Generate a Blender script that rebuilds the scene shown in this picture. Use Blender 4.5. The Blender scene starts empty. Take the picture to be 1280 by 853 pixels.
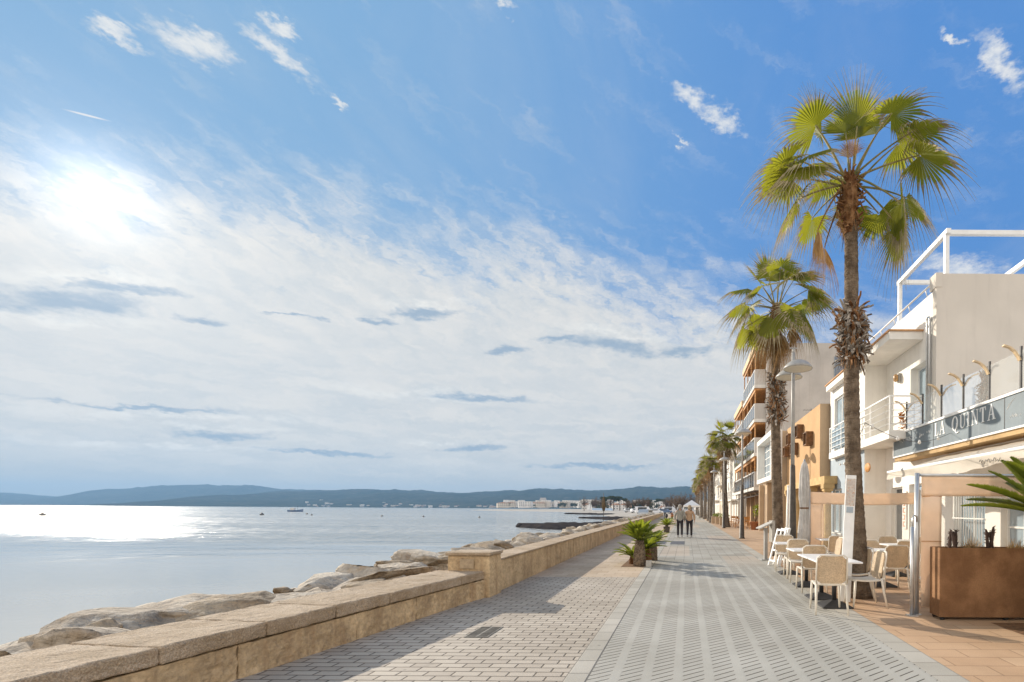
import bpy, bmesh, math, random
from mathutils import Vector, Matrix, Euler, noise
R = math.radians
S = bpy.context.scene
COL = S.collection
rnd = random.Random(7)
SUN_AZ, SUN_EL = R(-49.2), R(21.9)

# ------------------------------------------------------------------ mesh helper
class MB:
    def __init__(self):
        self.v = []; self.f = []; self.m = []; self.s = []
    def add(self, vs, fs, m=0, smooth=False):
        o = len(self.v)
        self.v.extend(tuple(p) for p in vs)
        for f in fs:
            self.f.append(tuple(i + o for i in f)); self.m.append(m); self.s.append(smooth)
        return self
    def box(self, x0, x1, y0, y1, z0, z1, m=0):
        if x0 > x1: x0, x1 = x1, x0
        if y0 > y1: y0, y1 = y1, y0
        if z0 > z1: z0, z1 = z1, z0
        vs = [(x0,y0,z0),(x1,y0,z0),(x1,y1,z0),(x0,y1,z0),(x0,y0,z1),(x1,y0,z1),(x1,y1,z1),(x0,y1,z1)]
        return self.add(vs, [(0,3,2,1),(4,5,6,7),(0,1,5,4),(1,2,6,5),(2,3,7,6),(3,0,4,7)], m)
    def obox(self, mat, sx, sy, sz, m=0, taper=1.0):
        vs = []
        for z in (-.5, .5):
            k = 1.0 if z < 0 else taper
            for x, y in ((-.5,-.5),(.5,-.5),(.5,.5),(-.5,.5)):
                vs.append(mat @ Vector((x*sx*k, y*sy*k, z*sz)))
        return self.add(vs, [(0,3,2,1),(4,5,6,7),(0,1,5,4),(1,2,6,5),(2,3,7,6),(3,0,4,7)], m)
    def bar(self, a, b, w, h, m=0):
        a, b = Vector(a), Vector(b); d = b - a
        up = Vector((0,0,1)) if abs(d.normalized().z) < .95 else Vector((0,1,0))
        s = d.cross(up).normalized(); u = s.cross(d).normalized()
        vs = []
        for p in (a, b):
            for i, j in ((-.5,-.5),(.5,-.5),(.5,.5),(-.5,.5)):
                vs.append(p + s*(i*w) + u*(j*h))
        return self.add(vs, [(0,3,2,1),(4,5,6,7),(0,1,5,4),(1,2,6,5),(2,3,7,6),(3,0,4,7)], m)
    def tube(self, pts, radii, n=8, m=0, cap=True, smooth=True, jit=0.0, rg=None):
        pts = [Vector(p) for p in pts]
        if not hasattr(radii, '__len__'): radii = [radii]*len(pts)
        vs = []; fs = []; N = len(pts)
        ref = None
        for i, p in enumerate(pts):
            d = (pts[min(i+1,N-1)] - pts[max(i-1,0)]).normalized()
            if ref is None:
                ref = Vector((1,0,0)) if abs(d.x) < .8 else Vector((0,1,0))
            s = (ref - d*ref.dot(d)).normalized(); ref = s
            u = d.cross(s)
            for k in range(n):
                a = 2*math.pi*k/n
                r = radii[i]*(1 + (rg.uniform(-jit, jit) if rg else 0))
                vs.append(p + s*(math.cos(a)*r) + u*(math.sin(a)*r))
        for i in range(N-1):
            for k in range(n):
                k2 = (k+1) % n
                fs.append((i*n+k, i*n+k2, (i+1)*n+k2, (i+1)*n+k))
        self.add(vs, fs, m, smooth)
        if cap:
            o = len(self.v) - len(vs)
            self.f.append(tuple(o+k for k in reversed(range(n)))); self.m.append(m); self.s.append(False)
            self.f.append(tuple(o+(N-1)*n+k for k in range(n))); self.m.append(m); self.s.append(False)
        return self
    def lathe(self, prof, n=20, c=(0,0,0), m=0, smooth=True):
        vs = []; fs = []
        for r, z in prof:
            for k in range(n):
                a = 2*math.pi*k/n
                vs.append((c[0]+r*math.cos(a), c[1]+r*math.sin(a), c[2]+z))
        for i in range(len(prof)-1):
            for k in range(n):
                k2 = (k+1) % n
                fs.append((i*n+k, i*n+k2, (i+1)*n+k2, (i+1)*n+k))
        return self.add(vs, fs, m, smooth)
    def poly(self, pts, m=0, smooth=False):
        return self.add(pts, [tuple(range(len(pts)))], m, smooth)
    def prism_x(self, poly, x0, x1, m=0):        # polygon in (y,z) extruded along x
        n = len(poly)
        vs = [(x0, y, z) for y, z in poly] + [(x1, y, z) for y, z in poly]
        fs = [tuple(range(n)), tuple(reversed(range(n, 2*n)))] + [(i, i+n, (i+1)%n+n, (i+1)%n) for i in range(n)]
        return self.add(vs, fs, m)
    def prism_y(self, poly, y0, y1, m=0):        # polygon in (x,z) extruded along y
        n = len(poly)
        vs = [(x, y0, z) for x, z in poly] + [(x, y1, z) for x, z in poly]
        fs = [tuple(range(n)), tuple(reversed(range(n, 2*n)))] + [(i, (i+1)%n, (i+1)%n+n, i+n) for i in range(n)]
        return self.add(vs, fs, m)
    def prism_z(self, poly, z0, z1, m=0):
        n = len(poly)
        vs = [(x, y, z0) for x, y in poly] + [(x, y, z1) for x, y in poly]
        fs = [tuple(reversed(range(n))), tuple(range(n, 2*n))] + [(i, (i+1)%n, (i+1)%n+n, i+n) for i in range(n)]
        return self.add(vs, fs, m)
    def mesh(self, name, mats, off=(0,0,0)):
        me = bpy.data.meshes.new(name)
        ox, oy, oz = off
        me.from_pydata([(x-ox, y-oy, z-oz) for x, y, z in self.v], [], self.f)
        if not isinstance(mats, (list, tuple)): mats = [mats]
        for mt in mats: me.materials.append(mt)
        me.polygons.foreach_set('material_index', self.m)
        me.polygons.foreach_set('use_smooth', self.s)
        me.update()
        bm = bmesh.new(); bm.from_mesh(me)
        if getattr(self, 'fix', True) and len(bm.faces) < 60000:
            bmesh.ops.recalc_face_normals(bm, faces=bm.faces)
        bm.to_mesh(me); bm.free()
        return me
    def build(self, name, mats, parent=None, world=False, bevel=0.0, fix=True, loc=None):
        self.fix = fix
        off = (0,0,0)
        if parent is not None and world:
            p = parent; off = Vector((0,0,0))
            while p is not None:
                off = off + p.location; p = p.parent
        if loc is not None: off = loc
        me = self.mesh(name, mats, off)
        o = bpy.data.objects.new(name, me); COL.objects.link(o)
        if parent is not None: o.parent = parent
        if loc is not None: o.location = loc
        if bevel:
            b = o.modifiers.new('Bevel', 'BEVEL'); b.width = bevel; b.segments = 2
            b.limit_method = 'ANGLE'; b.angle_limit = R(40)
        return o

def thing(name, label, cat, loc=(0,0,0), rz=0.0, group=None):
    o = bpy.data.objects.new(name, None); COL.objects.link(o)
    o.empty_display_size = .1
    o.location = loc; o.rotation_euler = (0,0,rz)
    o['label'] = label; o['category'] = cat
    if group: o['group'] = group
    return o
def tag(o, label, cat, group=None):
    o['label'] = label; o['category'] = cat
    if group: o['group'] = group
    return o
def kind(o, k):
    o['kind'] = k; return o
def dup(root, loc, rz=0.0, label=None, group=None, scale=None):
    def cp(o, par):
        c = o.copy(); COL.objects.link(c); c.parent = par
        for ch in list(o.children): cp(ch, c)
        return c
    r = cp(root, None)
    r.location = loc; r.rotation_euler = (0,0,rz)
    if label: r['label'] = label
    if group: r['group'] = group
    if scale: r.scale = scale if hasattr(scale, '__len__') else (scale,)*3
    return r

# ------------------------------------------------------------------ material helper
class NT:
    def __init__(self, tree): self.t = tree; self.n = tree.nodes; self.l = tree.links
    def node(self, typ, **kw):
        nd = self.n.new(typ)
        for k, v in kw.items():
            if k == 'inp':
                for kk, vv in v.items():
                    if hasattr(vv, 'is_linked') or isinstance(vv, bpy.types.NodeSocket): self.l.new(vv, nd.inputs[kk])
                    else: nd.inputs[kk].default_value = vv
            else: setattr(nd, k, v)
        return nd
    def math(self, op, a, b=0.0, c=None, clamp=False):
        nd = self.n.new('ShaderNodeMath'); nd.operation = op; nd.use_clamp = clamp
        for i, x in enumerate((a, b, c)):
            if x is None: continue
            if isinstance(x, bpy.types.NodeSocket): self.l.new(x, nd.inputs[i])
            else: nd.inputs[i].default_value = x
        return nd.outputs[0]
    def vmath(self, op, a, b=(0,0,0)):
        nd = self.n.new('ShaderNodeVectorMath'); nd.operation = op
        for i, x in enumerate((a, b)):
            if isinstance(x, bpy.types.NodeSocket): self.l.new(x, nd.inputs[i])
            else: nd.inputs[i].default_value = x
        return nd.outputs['Value'] if op in ('LENGTH','DOT_PRODUCT') else nd.outputs[0]
    def ramp(self, x, a, b, lo=0.0, hi=1.0, smooth=True):
        nd = self.n.new('ShaderNodeMapRange'); nd.interpolation_type = 'SMOOTHSTEP' if smooth else 'LINEAR'
        self.l.new(x, nd.inputs[0])
        for i, v in zip((1,2,3,4), (a,b,lo,hi)):
            if isinstance(v, bpy.types.NodeSocket): self.l.new(v, nd.inputs[i])
            else: nd.inputs[i].default_value = v
        return nd.outputs[0]
    def mix(self, f, a, b, blend='MIX'):
        nd = self.n.new('ShaderNodeMix'); nd.data_type = 'RGBA'; nd.blend_type = blend
        for i, x in ((0,f),(6,a),(7,b)):
            if isinstance(x, bpy.types.NodeSocket): self.l.new(x, nd.inputs[i])
            elif i == 0: nd.inputs[0].default_value = x
            else: nd.inputs[i].default_value = (*x[:3], 1.0)
        return nd.outputs[2]
    def noise(self, vec, scale, detail=4.0, rough=.55, dist=0.0):
        nd = self.n.new('ShaderNodeTexNoise')
        if vec is not None: self.l.new(vec, nd.inputs['Vector'])
        nd.inputs['Scale'].default_value = scale; nd.inputs['Detail'].default_value = detail
        nd.inputs['Roughness'].default_value = rough; nd.inputs['Distortion'].default_value = dist
        return nd.outputs[0]
    def mapping(self, vec, loc=(0,0,0), rot=(0,0,0), sc=(1,1,1), typ='POINT'):
        nd = self.n.new('ShaderNodeMapping'); nd.vector_type = typ
        self.l.new(vec, nd.inputs[0])
        nd.inputs['Location'].default_value = loc; nd.inputs['Rotation'].default_value = rot; nd.inputs['Scale'].default_value = sc
        return nd.outputs[0]
    def sep(self, vec):
        nd = self.n.new('ShaderNodeSeparateXYZ'); self.l.new(vec, nd.inputs[0]); return nd.outputs
    def comb(self, x, y, z=0.0):
        nd = self.n.new('ShaderNodeCombineXYZ')
        for i, v in enumerate((x,y,z)):
            if isinstance(v, bpy.types.NodeSocket): self.l.new(v, nd.inputs[i])
            else: nd.inputs[i].default_value = v
        return nd.outputs[0]
    def pos(self): return self.n.new('ShaderNodeNewGeometry').outputs['Position']
    def obj(self): return self.n.new('ShaderNodeTexCoord').outputs['Object']

def new_mat(name):
    m = bpy.data.materials.new(name); m.use_nodes = True
    m.node_tree.nodes.clear()
    t = NT(m.node_tree)
    out = t.node('ShaderNodeOutputMaterial'); p = t.node('ShaderNodeBsdfPrincipled')
    t.l.new(p.outputs[0], out.inputs[0])
    return m, t, p, out
def setv(t, p, k, v):
    if isinstance(v, bpy.types.NodeSocket): t.l.new(v, p.inputs[k])
    else: p.inputs[k].default_value = (*v, 1.0) if (k in ('Base Color','Emission Color') and len(v) == 3) else v
def sc3(c, k): return tuple(min(1, x*k) for x in c)

def pm(name, col, rough=.75, var=.12, sc=3.0, bump=.15, bs=25.0, bd=.02, c2=None, metal=0.0, spec=.35, streak=0.0, stain=None, trans=0.0, tcol=None, obj=False, fine=0.0, speck=None, rings=0):
    m, t, p, out = new_mat(name)
    v = t.obj() if obj else t.pos()
    n1 = t.noise(v, sc, 5, .6)
    base = t.mix(t.ramp(n1, .32, .68), sc3(col, 1-var), c2 or sc3(col, 1+var))
    if fine:
        nf = t.noise(v, bs*2.5, 3, .6)
        base = t.mix(t.ramp(nf, .3, .7), base, t.mix(1.0, base, (1-fine,)*3, 'MULTIPLY'))
    if streak:
        ns = t.noise(t.mapping(v, sc=(5,5,.35)), 1.0, 5, .65)
        base = t.mix(t.ramp(ns, .48, .75, 0, streak), base, sc3(stain or (.25,.2,.14), 1))
    if speck:                                    # speck = (scale, threshold, colour)
        vn = t.node('ShaderNodeTexVoronoi', inp={'Vector': v, 'Scale': speck[0]})
        base = t.mix(t.ramp(vn.outputs['Distance'], speck[1], speck[1]*1.5, 1, 0), base, speck[2])
    setv(t, p, 'Base Color', base); setv(t, p, 'Roughness', rough); setv(t, p, 'Metallic', metal)
    p.inputs['Specular IOR Level'].default_value = spec
    if bump:
        nb = t.noise(v, bs, 5, .6)
        if rings: nb = t.math('ADD', nb, t.math('MULTIPLY', t.noise(t.mapping(v, sc=(2.5,2.5,rings)), 1.0, 3, .6), 1.3))
        b = t.node('ShaderNodeBump', inp={'Strength': bump, 'Distance': bd, 'Height': nb})
        t.l.new(b.outputs[0], p.inputs['Normal'])
    if trans:
        tr = t.node('ShaderNodeBsdfTranslucent')
        if tcol: tr.inputs[0].default_value = (*tcol, 1)
        else: t.l.new(base, tr.inputs[0])
        mx = t.node('ShaderNodeMixShader'); mx.inputs[0].default_value = trans
        t.l.new(p.outputs[0], mx.inputs[1]); t.l.new(tr.outputs[0], mx.inputs[2]); t.l.new(mx.outputs[0], out.inputs[0])
    return m

def glass_clear(name, tint=(.93,.96,.96), ior=1.25, rough=.02, haze=0.0):
    m, t, p, out = new_mat(name)
    t.n.remove(p)
    fr = t.node('ShaderNodeFresnel', inp={'IOR': ior})
    tr = t.node('ShaderNodeBsdfTransparent'); tr.inputs[0].default_value = (*tint, 1)
    gl = t.node('ShaderNodeBsdfGlossy'); gl.inputs['Roughness'].default_value = rough
    mx = t.node('ShaderNodeMixShader')
    t.l.new(fr.outputs[0], mx.inputs[0]); t.l.new(tr.outputs[0], mx.inputs[1]); t.l.new(gl.outputs[0], mx.inputs[2])
    last = mx
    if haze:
        df = t.node('ShaderNodeBsdfDiffuse'); df.inputs[0].default_value = (.8,.8,.78,1)  # white diffuse mixed in, standing in for pale reflections on the sheet
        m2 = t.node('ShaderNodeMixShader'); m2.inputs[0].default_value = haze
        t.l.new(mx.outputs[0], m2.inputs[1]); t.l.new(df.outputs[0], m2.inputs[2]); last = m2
    t.l.new(last.outputs[0], out.inputs[0])
    return m

# ------------------------------------------------------------------ palette
white_wall = pm('white render', (.81,.785,.735), .85, .05, 1.5, .10, 40, streak=.22, stain=(.55,.5,.43))
white_wall_b = pm('off white render', (.66,.63,.58), .85, .06, 1.2, .10, 40, streak=.3, stain=(.45,.41,.36))
white_paint = pm('white painted metal', (.80,.80,.78), .45, .04, 6, .03, 60, spec=.5)
grey_render = pm('beige grey render', (.50,.465,.425), .9, .10, .5, .15, 20, streak=.35, stain=(.36,.32,.28))
orange_render = pm('ochre render', (.50,.315,.16), .88, .07, 1.0, .12, 30, streak=.12, stain=(.6,.38,.18), speck=(2.1,.05,(.55,.40,.25)))
tan_render = pm('tan render', (.48,.36,.24), .88, .08, 1.0, .12, 30, streak=.2, stain=(.36,.27,.18))
ochre_stone = pm('ochre stone', (.52,.36,.17), .85, .15, 3, .2, 25)
wood_orange = pm('orange stained wood', (.52,.26,.09), .6, .25, 8, .15, 30)
wood_dark = pm('dark brown wood', (.17,.085,.035), .6, .3, 9, .15, 30)
terracotta_trim = pm('terracotta trim', (.55,.30,.14), .8, .2, 6, .15, 30)
blue_grey = pm('blue grey wall', (.36,.42,.47), .8, .06, 1.5, .06, 30)
sign_grey = pm('slate blue sign panel', (.165,.20,.222), .6, .15, 1.2, .05, 40, streak=.3, stain=(.26,.29,.31))
sign_white = pm('white lettering', (.82,.82,.80), .5, .02, 4, 0, 10)
dark_metal = pm('dark grey metal', (.055,.052,.05), .5, .25, 5, .08, 40, spec=.5)
grey_metal = pm('grey painted metal', (.33,.32,.30), .45, .12, 6, .06, 40, spec=.5)
steel = pm('brushed galvanised steel', (.55,.55,.54), .38, .08, 8, .04, 60, metal=.7, spec=.5)
bronze_dark = pm('dark bronze paint', (.075,.062,.048), .5, .3, 6, .1, 40, spec=.4)
dark_glass = pm('dark window glass', (.035,.045,.055), .06, .2, 1.0, 0, 10, spec=.8)
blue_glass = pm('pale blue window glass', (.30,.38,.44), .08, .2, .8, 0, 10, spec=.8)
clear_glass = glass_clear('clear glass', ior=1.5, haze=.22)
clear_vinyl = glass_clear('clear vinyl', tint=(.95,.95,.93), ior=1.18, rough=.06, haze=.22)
canvas_beige = pm('beige canvas', (.88,.73,.58), .85, .05, 3, .1, 60, trans=.40)
awning_cloth = pm('cream awning cloth', (.66,.61,.53), .8, .06, 2.5, .05, 60, trans=.35)
canvas_grey = pm('weathered off white canvas', (.62,.60,.57), .85, .12, 5, .15, 40, trans=.2)
cream_plastic = pm('cream plastic', (.80,.74,.63), .5, .04, 6, .05, 90, spec=.4, trans=.10)
cream_mesh = pm('cream woven plastic back', (.72,.58,.41), .55, .08, 8, .35, 160, spec=.3, trans=.30, speck=(95,.30,(.40,.30,.19)))
table_white = pm('white laminate', (.78,.77,.75), .35, .03, 6, .02, 60, spec=.5)
cast_iron = pm('black cast iron', (.035,.033,.032), .55, .25, 7, .15, 50, spec=.4)
corten = pm('rusty corten steel', (.30,.145,.06), .8, .35, 2.6, .2, 30, c2=(.34,.18,.085), streak=.4, stain=(.17,.075,.03), fine=.3)
stone_wall = pm('sandstone wall', (.59,.425,.25), .9, .22, 2.2, .7, 9, c2=(.70,.52,.31), streak=.75, stain=(.32,.20,.105), fine=.3, bd=.05)
stone_cope = pm('rough sandstone coping', (.50,.37,.235), .92, .14, 2.2, .9, 34, bd=.03, streak=.35, stain=(.34,.235,.14), c2=(.63,.50,.36), fine=.45, speck=(60,.28,(.36,.26,.17)))
rock_mat = pm('pale limestone', (.47,.385,.29), .92, .3, 1.3, 1.0, 7, bd=.09, c2=(.60,.53,.43), streak=.5, stain=(.37,.25,.14), fine=.3)
rock_brown = pm('ochre limestone', (.36,.26,.16), .92, .3, 1.6, 1.0, 7, bd=.09, c2=(.44,.36,.26), fine=.3)
concrete = pm('pale concrete', (.50,.48,.44), .9, .12, 5, .3, 30, fine=.2)
soil = pm('dry brown soil', (.16,.085,.04), .95, .3, 12, .5, 30)
bark = pm('palm bark', (.17,.118,.076), .92, .3, 6, .9, 28, c2=(.28,.21,.145), fine=.45, rings=30, bd=.03)
bark_grey = pm('grey palm bark', (.185,.15,.115), .92, .25, 5, .7, 28, c2=(.28,.235,.19), fine=.45, rings=22, bd=.03)
fibre = pm('brown palm fibre', (.22,.09,.03), .95, .4, 9, .6, 30, c2=(.34,.19,.09))
boots_mat = pm('dry palm leaf bases', (.15,.115,.09), .9, .5, 9, .3, 30, c2=(.46,.41,.35))
leaf_palm = pm('fan palm leaf', (.095,.125,.014), .5, .3, 2.2, 0, 10, c2=(.16,.185,.025), spec=.35, trans=.48, tcol=(.38,.38,.025))
leaf_tip = pm('dry fan leaf tip', (.33,.28,.17), .7, .25, 7, 0, 10, trans=.3)
leaf_dead = pm('dead palm leaf', (.36,.185,.06), .8, .35, 5, 0, 10, c2=(.42,.27,.12), trans=.3)
petiole_mat = pm('palm leaf stalk', (.22,.22,.06), .5, .25, 5, .05, 20, c2=(.30,.24,.10))
leaf_cycad = pm('cycad leaf', (.125,.165,.020), .42, .3, 6, 0, 10, c2=(.18,.22,.03), spec=.5, trans=.42, tcol=(.36,.40,.03))
cycad_bark = pm('cycad trunk scales', (.16,.115,.08), .95, .35, 14, .9, 35, c2=(.26,.20,.14))
straw = pm('dry straw', (.42,.28,.13), .85, .3, 6, 0, 10, trans=.2)
dead_plant = pm('withered dark plant', (.07,.045,.035), .9, .4, 12, .3, 40)
orange_leaf = pm('dry orange leaves', (.46,.20,.04), .8, .35, 9, 0, 10, trans=.25)
terracotta_pot = pm('terracotta pot', (.36,.15,.07), .85, .15, 6, .15, 30)
roof_tile = pm('red roof tile', (.42,.22,.13), .85, .25, 1, .2, 8)
far_green = pm('far pine foliage', (.045,.062,.025), .9, .4, .12, 0, 5)
far_brown = pm('bare twigs', (.13,.09,.06), .9, .3, .3, 0, 5)
tarp_blue = pm('pale blue tarp', (.42,.52,.62), .6, .1, 1, 0, 5)
car_white = pm('white car paint', (.75,.76,.78), .25, .02, 3, 0, 5, spec=.6)
car_grey = pm('silver car paint', (.42,.44,.46), .25, .03, 3, 0, 5, spec=.6, metal=.4)
car_blue = pm('blue car paint', (.10,.16,.28), .25, .03, 3, 0, 5, spec=.6)
rubber = pm('black rubber', (.02,.02,.02), .8, .2, 5, 0, 5)
skin_mat = pm('skin', (.50,.31,.22), .55, .08, 20, .05, 60, obj=True)
hair_grey = pm('grey hair', (.30,.28,.25), .7, .25, 30, .3, 90, obj=True)
hair_blond = pm('greying blond hair', (.38,.30,.20), .7, .25, 30, .3, 90, obj=True)
jacket_grey = pm('grey jacket cloth', (.27,.26,.225), .9, .12, 9, .35, 30, obj=True)
jacket_tan = pm('tan jacket cloth', (.40,.265,.165), .9, .12, 9, .35, 30, obj=True)
trousers_dark = pm('dark trouser cloth', (.035,.03,.033), .85, .2, 10, .2, 50, obj=True)
shoe_mat = pm('pale grey shoe', (.36,.35,.34), .7, .15, 10, .1, 40, obj=True)
flag_cloth = pm('dark brown flag cloth', (.12,.085,.05), .85, .3, 8, .2, 30)
bulb_white = pm('unlit white bulb', (.75,.73,.68), .2, .03, 9, 0, 5, spec=.6)
menu_print = pm('printed menu sheet', (.68,.62,.55), .5, .1, 22, 0, 5, c2=(.46,.40,.36), speck=(30,.2,(.55,.28,.15)))
amber_glass = pm('amber lamp glass', (.45,.27,.12), .2, .2, 20, 0, 5)
pale_wood = pm('pale bent wood', (.62,.47,.29), .55, .15, 9, .05, 40)
SUN_STRENGTH = 4.1
EXPOSURE = 0.65
SKY_K = 0.637
SKY_BG = 0.12
HAZE_D = 0.00015
HAZE_COL = (.26,.46,.72)
BACK_FILL_COL = (1.72,1.57,1.40)
# ------------------------------------------------------------------ camera
cam_d = bpy.data.cameras.new('camera'); cam = bpy.data.objects.new('camera', cam_d); COL.objects.link(cam)
cam.location = (0, 0, 1.55); cam.rotation_euler = (R(90), R(-0.35), 0)
cam_d.sensor_width = 36.0; cam_d.lens = 18.0
cam_d.shift_x = -218/1280; cam_d.shift_y = 209.5/1280
cam_d.clip_start = .05; cam_d.clip_end = 40000
S.camera = cam

# ------------------------------------------------------------------ sun and sky
sun_d = bpy.data.lights.new('sun', 'SUN'); sun = bpy.data.objects.new('sun', sun_d); COL.objects.link(sun)
sun_d.energy = SUN_STRENGTH; sun_d.angle = R(.55); sun_d.color = (1.0, .90, .76)
sd = Vector((math.sin(SUN_AZ)*math.cos(SUN_EL), math.cos(SUN_AZ)*math.cos(SUN_EL), math.sin(SUN_EL)))
sun.rotation_euler = sd.to_track_quat('Z', 'Y').to_euler()

W = bpy.data.worlds.new('World'); S.world = W; W.use_nodes = True
W.node_tree.nodes.clear()
t = NT(W.node_tree)
wo = t.node('ShaderNodeOutputWorld'); bg = t.node('ShaderNodeBackground')
t.l.new(bg.outputs[0], wo.inputs[0])
sky = t.node('ShaderNodeTexSky'); sky.sky_type = 'NISHITA'; sky.sun_disc = False
sky.sun_elevation = SUN_EL; sky.sun_rotation = SUN_AZ
sky.air_density = 1.0; sky.dust_density = .6; sky.ozone_density = 2.0
dirv = t.node('ShaderNodeTexCoord').outputs['Generated']
dirn = t.vmath('NORMALIZE', dirv)
dx, dy, dz = t.sep(dirn)
DEG = 180/math.pi
az = t.math('MULTIPLY', t.math('ARCTAN2', dx, dy), DEG)
el = t.math('MULTIPLY', t.math('ARCSINE', dz), DEG)
# planar cloud-layer coordinates give the streaks their perspective
zz = t.math('MAXIMUM', dz, .03)
plan = t.comb(t.math('DIVIDE', dx, zz), t.math('DIVIDE', dy, zz), 0.0)
ae = t.comb(az, el, 0.0)
# distort the angular coordinates so that nothing has a ruled edge
d1 = t.n.new('ShaderNodeTexNoise'); t.l.new(t.mapping(ae, sc=(.16,.5,1)), d1.inputs['Vector'])
d1.inputs['Scale'].default_value = 1.0; d1.inputs['Detail'].default_value = 6; d1.inputs['Roughness'].default_value = .62
dcol = t.vmath('SUBTRACT', d1.outputs['Color'], (.5,.5,.5))
d2 = t.n.new('ShaderNodeTexNoise'); t.l.new(t.mapping(ae, sc=(.9,1.8,1)), d2.inputs['Vector'])
d2.inputs['Scale'].default_value = 1.0; d2.inputs['Detail'].default_value = 6; d2.inputs['Roughness'].default_value = .65
dcol2 = t.vmath('SUBTRACT', d2.outputs['Color'], (.5,.5,.5))
ae_d = t.vmath('ADD', t.vmath('ADD', ae, t.vmath('MULTIPLY', dcol, (6.0, 2.4, 0))), t.vmath('MULTIPLY', dcol2, (2.2,.9,0)))
ae_w = t.vmath('ADD', t.vmath('ADD', ae, t.vmath('MULTIPLY', dcol, (3.5, 2.4, 0))), t.vmath('MULTIPLY', dcol2, (2.6,1.8,0)))
def blobs(lst, vec, soft=1.0):
    tot = None
    for (a, e, w, h, r) in lst:
        v = t.mapping(vec, loc=(a, e, 0), rot=(0,0,R(r)), sc=(w*1.25, h*1.25, 1), typ='TEXTURE')
        b = t.ramp(t.vmath('LENGTH', v), 0.0, 1.25, 1.0, 0.0)
        tot = b if tot is None else t.math('MAXIMUM', tot, b)
    return tot
WHITE = [(-44.1,33.0,3.4,1.35,3),(-43.6,33.6,1.6,.8,-6),(-38.6,34.7,3.4,.85,-20),(-38.6,36.4,1.5,.5,-5),(-48.3,31.6,1.8,.55,-3),
         (-.2,39.1,3.0,.95,-20),(3.6,37.4,3.2,1.0,-20),(31.2,36.9,3.6,1.2,-47),(-1.0,35.6,1.6,.36,-25),(27.2,39.4,1.3,.4,-30),
         (-34.7,33.3,1.0,.35,-13),(-20.3,42.9,1.8,.5,-5),(28.0,22.6,5.0,1.5,-15),(29,19,6,1.3,-10)]
DARK = [(-50.4,14.2,4.8,1.15,10),(-48.0,15.7,3.8,.42,7),(-43.4,14.6,2.6,.42,8),(-31.4,17.2,2.3,.36,5),(-27.5,18.6,4.0,.5,7),
        (-19.7,16.2,2.6,.5,8),(-8.0,17.3,6.5,.95,-3),(-42.5,5.7,4.0,.5,5),(-22.6,6.0,4.0,.42,1),(-37.6,16.4,2.2,.24,7),
        (-9.8,4.7,9.0,.36,0),(-46.4,7.6,6.9,.28,3),(-.5,17.0,5.0,.7,4),(-14,17.6,3,.4,4),(-22,11.2,7,.45,2),(-35,5.0,6,.25,2)]
BRIGHT = [(-48.9,16.2,5.0,.7,13),(-27.3,11.0,8.4,.6,2),(-44.5,7.2,8.9,.34,4),(-7.8,18.6,7.0,.8,-1),(-27.1,19.4,4.5,.5,9),(-42.5,6.4,4.2,.33,5),(-46.4,4.6,7.2,.3,2),(-25,6.6,6,.3,1),(-50.5,13.0,4,.5,8)]
n_fine = t.noise(t.mapping(ae, sc=(.55,1.1,1), rot=(0,0,R(18))), 1.0, 8, .66)
n_wisp = t.noise(t.mapping(plan, rot=(0,0,R(35)), sc=(1.1,.5,1)), 2.0, 8, .62, .6)
n_big = t.noise(t.mapping(ae, sc=(15,5.5,1), rot=(0,0,R(-17)), typ='TEXTURE'), 1.0, 5, .55)
n_ra = t.noise(t.mapping(ae_w, sc=(3.6,1.25,1), rot=(0,0,R(-24)), typ='TEXTURE'), 1.0, 8, .64)
n_rb = t.noise(t.mapping(ae_w, sc=(6.0,.95,1), rot=(0,0,R(-3)), typ='TEXTURE'), 1.0, 7, .60)
rm = t.ramp(el, 9, 19)
n_rip = t.math('ADD', t.math('MULTIPLY', n_ra, rm), t.math('MULTIPLY', n_rb, t.math('SUBTRACT', 1.0, rm)))
# veil of thin cloud: covers everything under a sloping edge
edge = t.math('ADD', t.ramp(az, -20, 30, 24.6, 17.0), t.math('MULTIPLY', t.math('SUBTRACT', n_big, .5), 16.0))
edge = t.math('ADD', edge, t.math('MULTIPLY', t.math('SUBTRACT', n_rip, .5), 9.0))
edge = t.math('ADD', edge, t.ramp(az, -62, -30, -2.4, 1.6))
under = t.math('SUBTRACT', edge, el)
veil = t.math('ADD', t.ramp(under, -5.0, 1.5, 0, .50), t.ramp(under, 0.0, 6.0, 0, .47))
veil = t.math('MULTIPLY', veil, t.ramp(t.math('ADD', n_rip, t.ramp(under, 1, 8, 0, .42, False)), .30, .66, .52, 1.0))
haze_hi = t.math('ADD', t.ramp(n_wisp, .45, .78, 0, .12), t.ramp(t.noise(t.mapping(ae_w, sc=(9,2.2,1), rot=(0,0,R(-24)), loc=(11,3,0), typ='TEXTURE'), 1.0, 8, .62), .50, .78, 0, .24))
wsum = t.math('MULTIPLY', blobs(WHITE, ae_w), 1.0)
white = t.ramp(t.math('ADD', wsum, t.math('MULTIPLY', t.math('SUBTRACT', n_fine, .5), 1.7)), .20, 1.20, 0, .92)
white = t.math('MULTIPLY', white, t.ramp(wsum, .02, .25))
cloud = t.math('MAXIMUM', t.math('MAXIMUM', veil, white), haze_hi)
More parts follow.
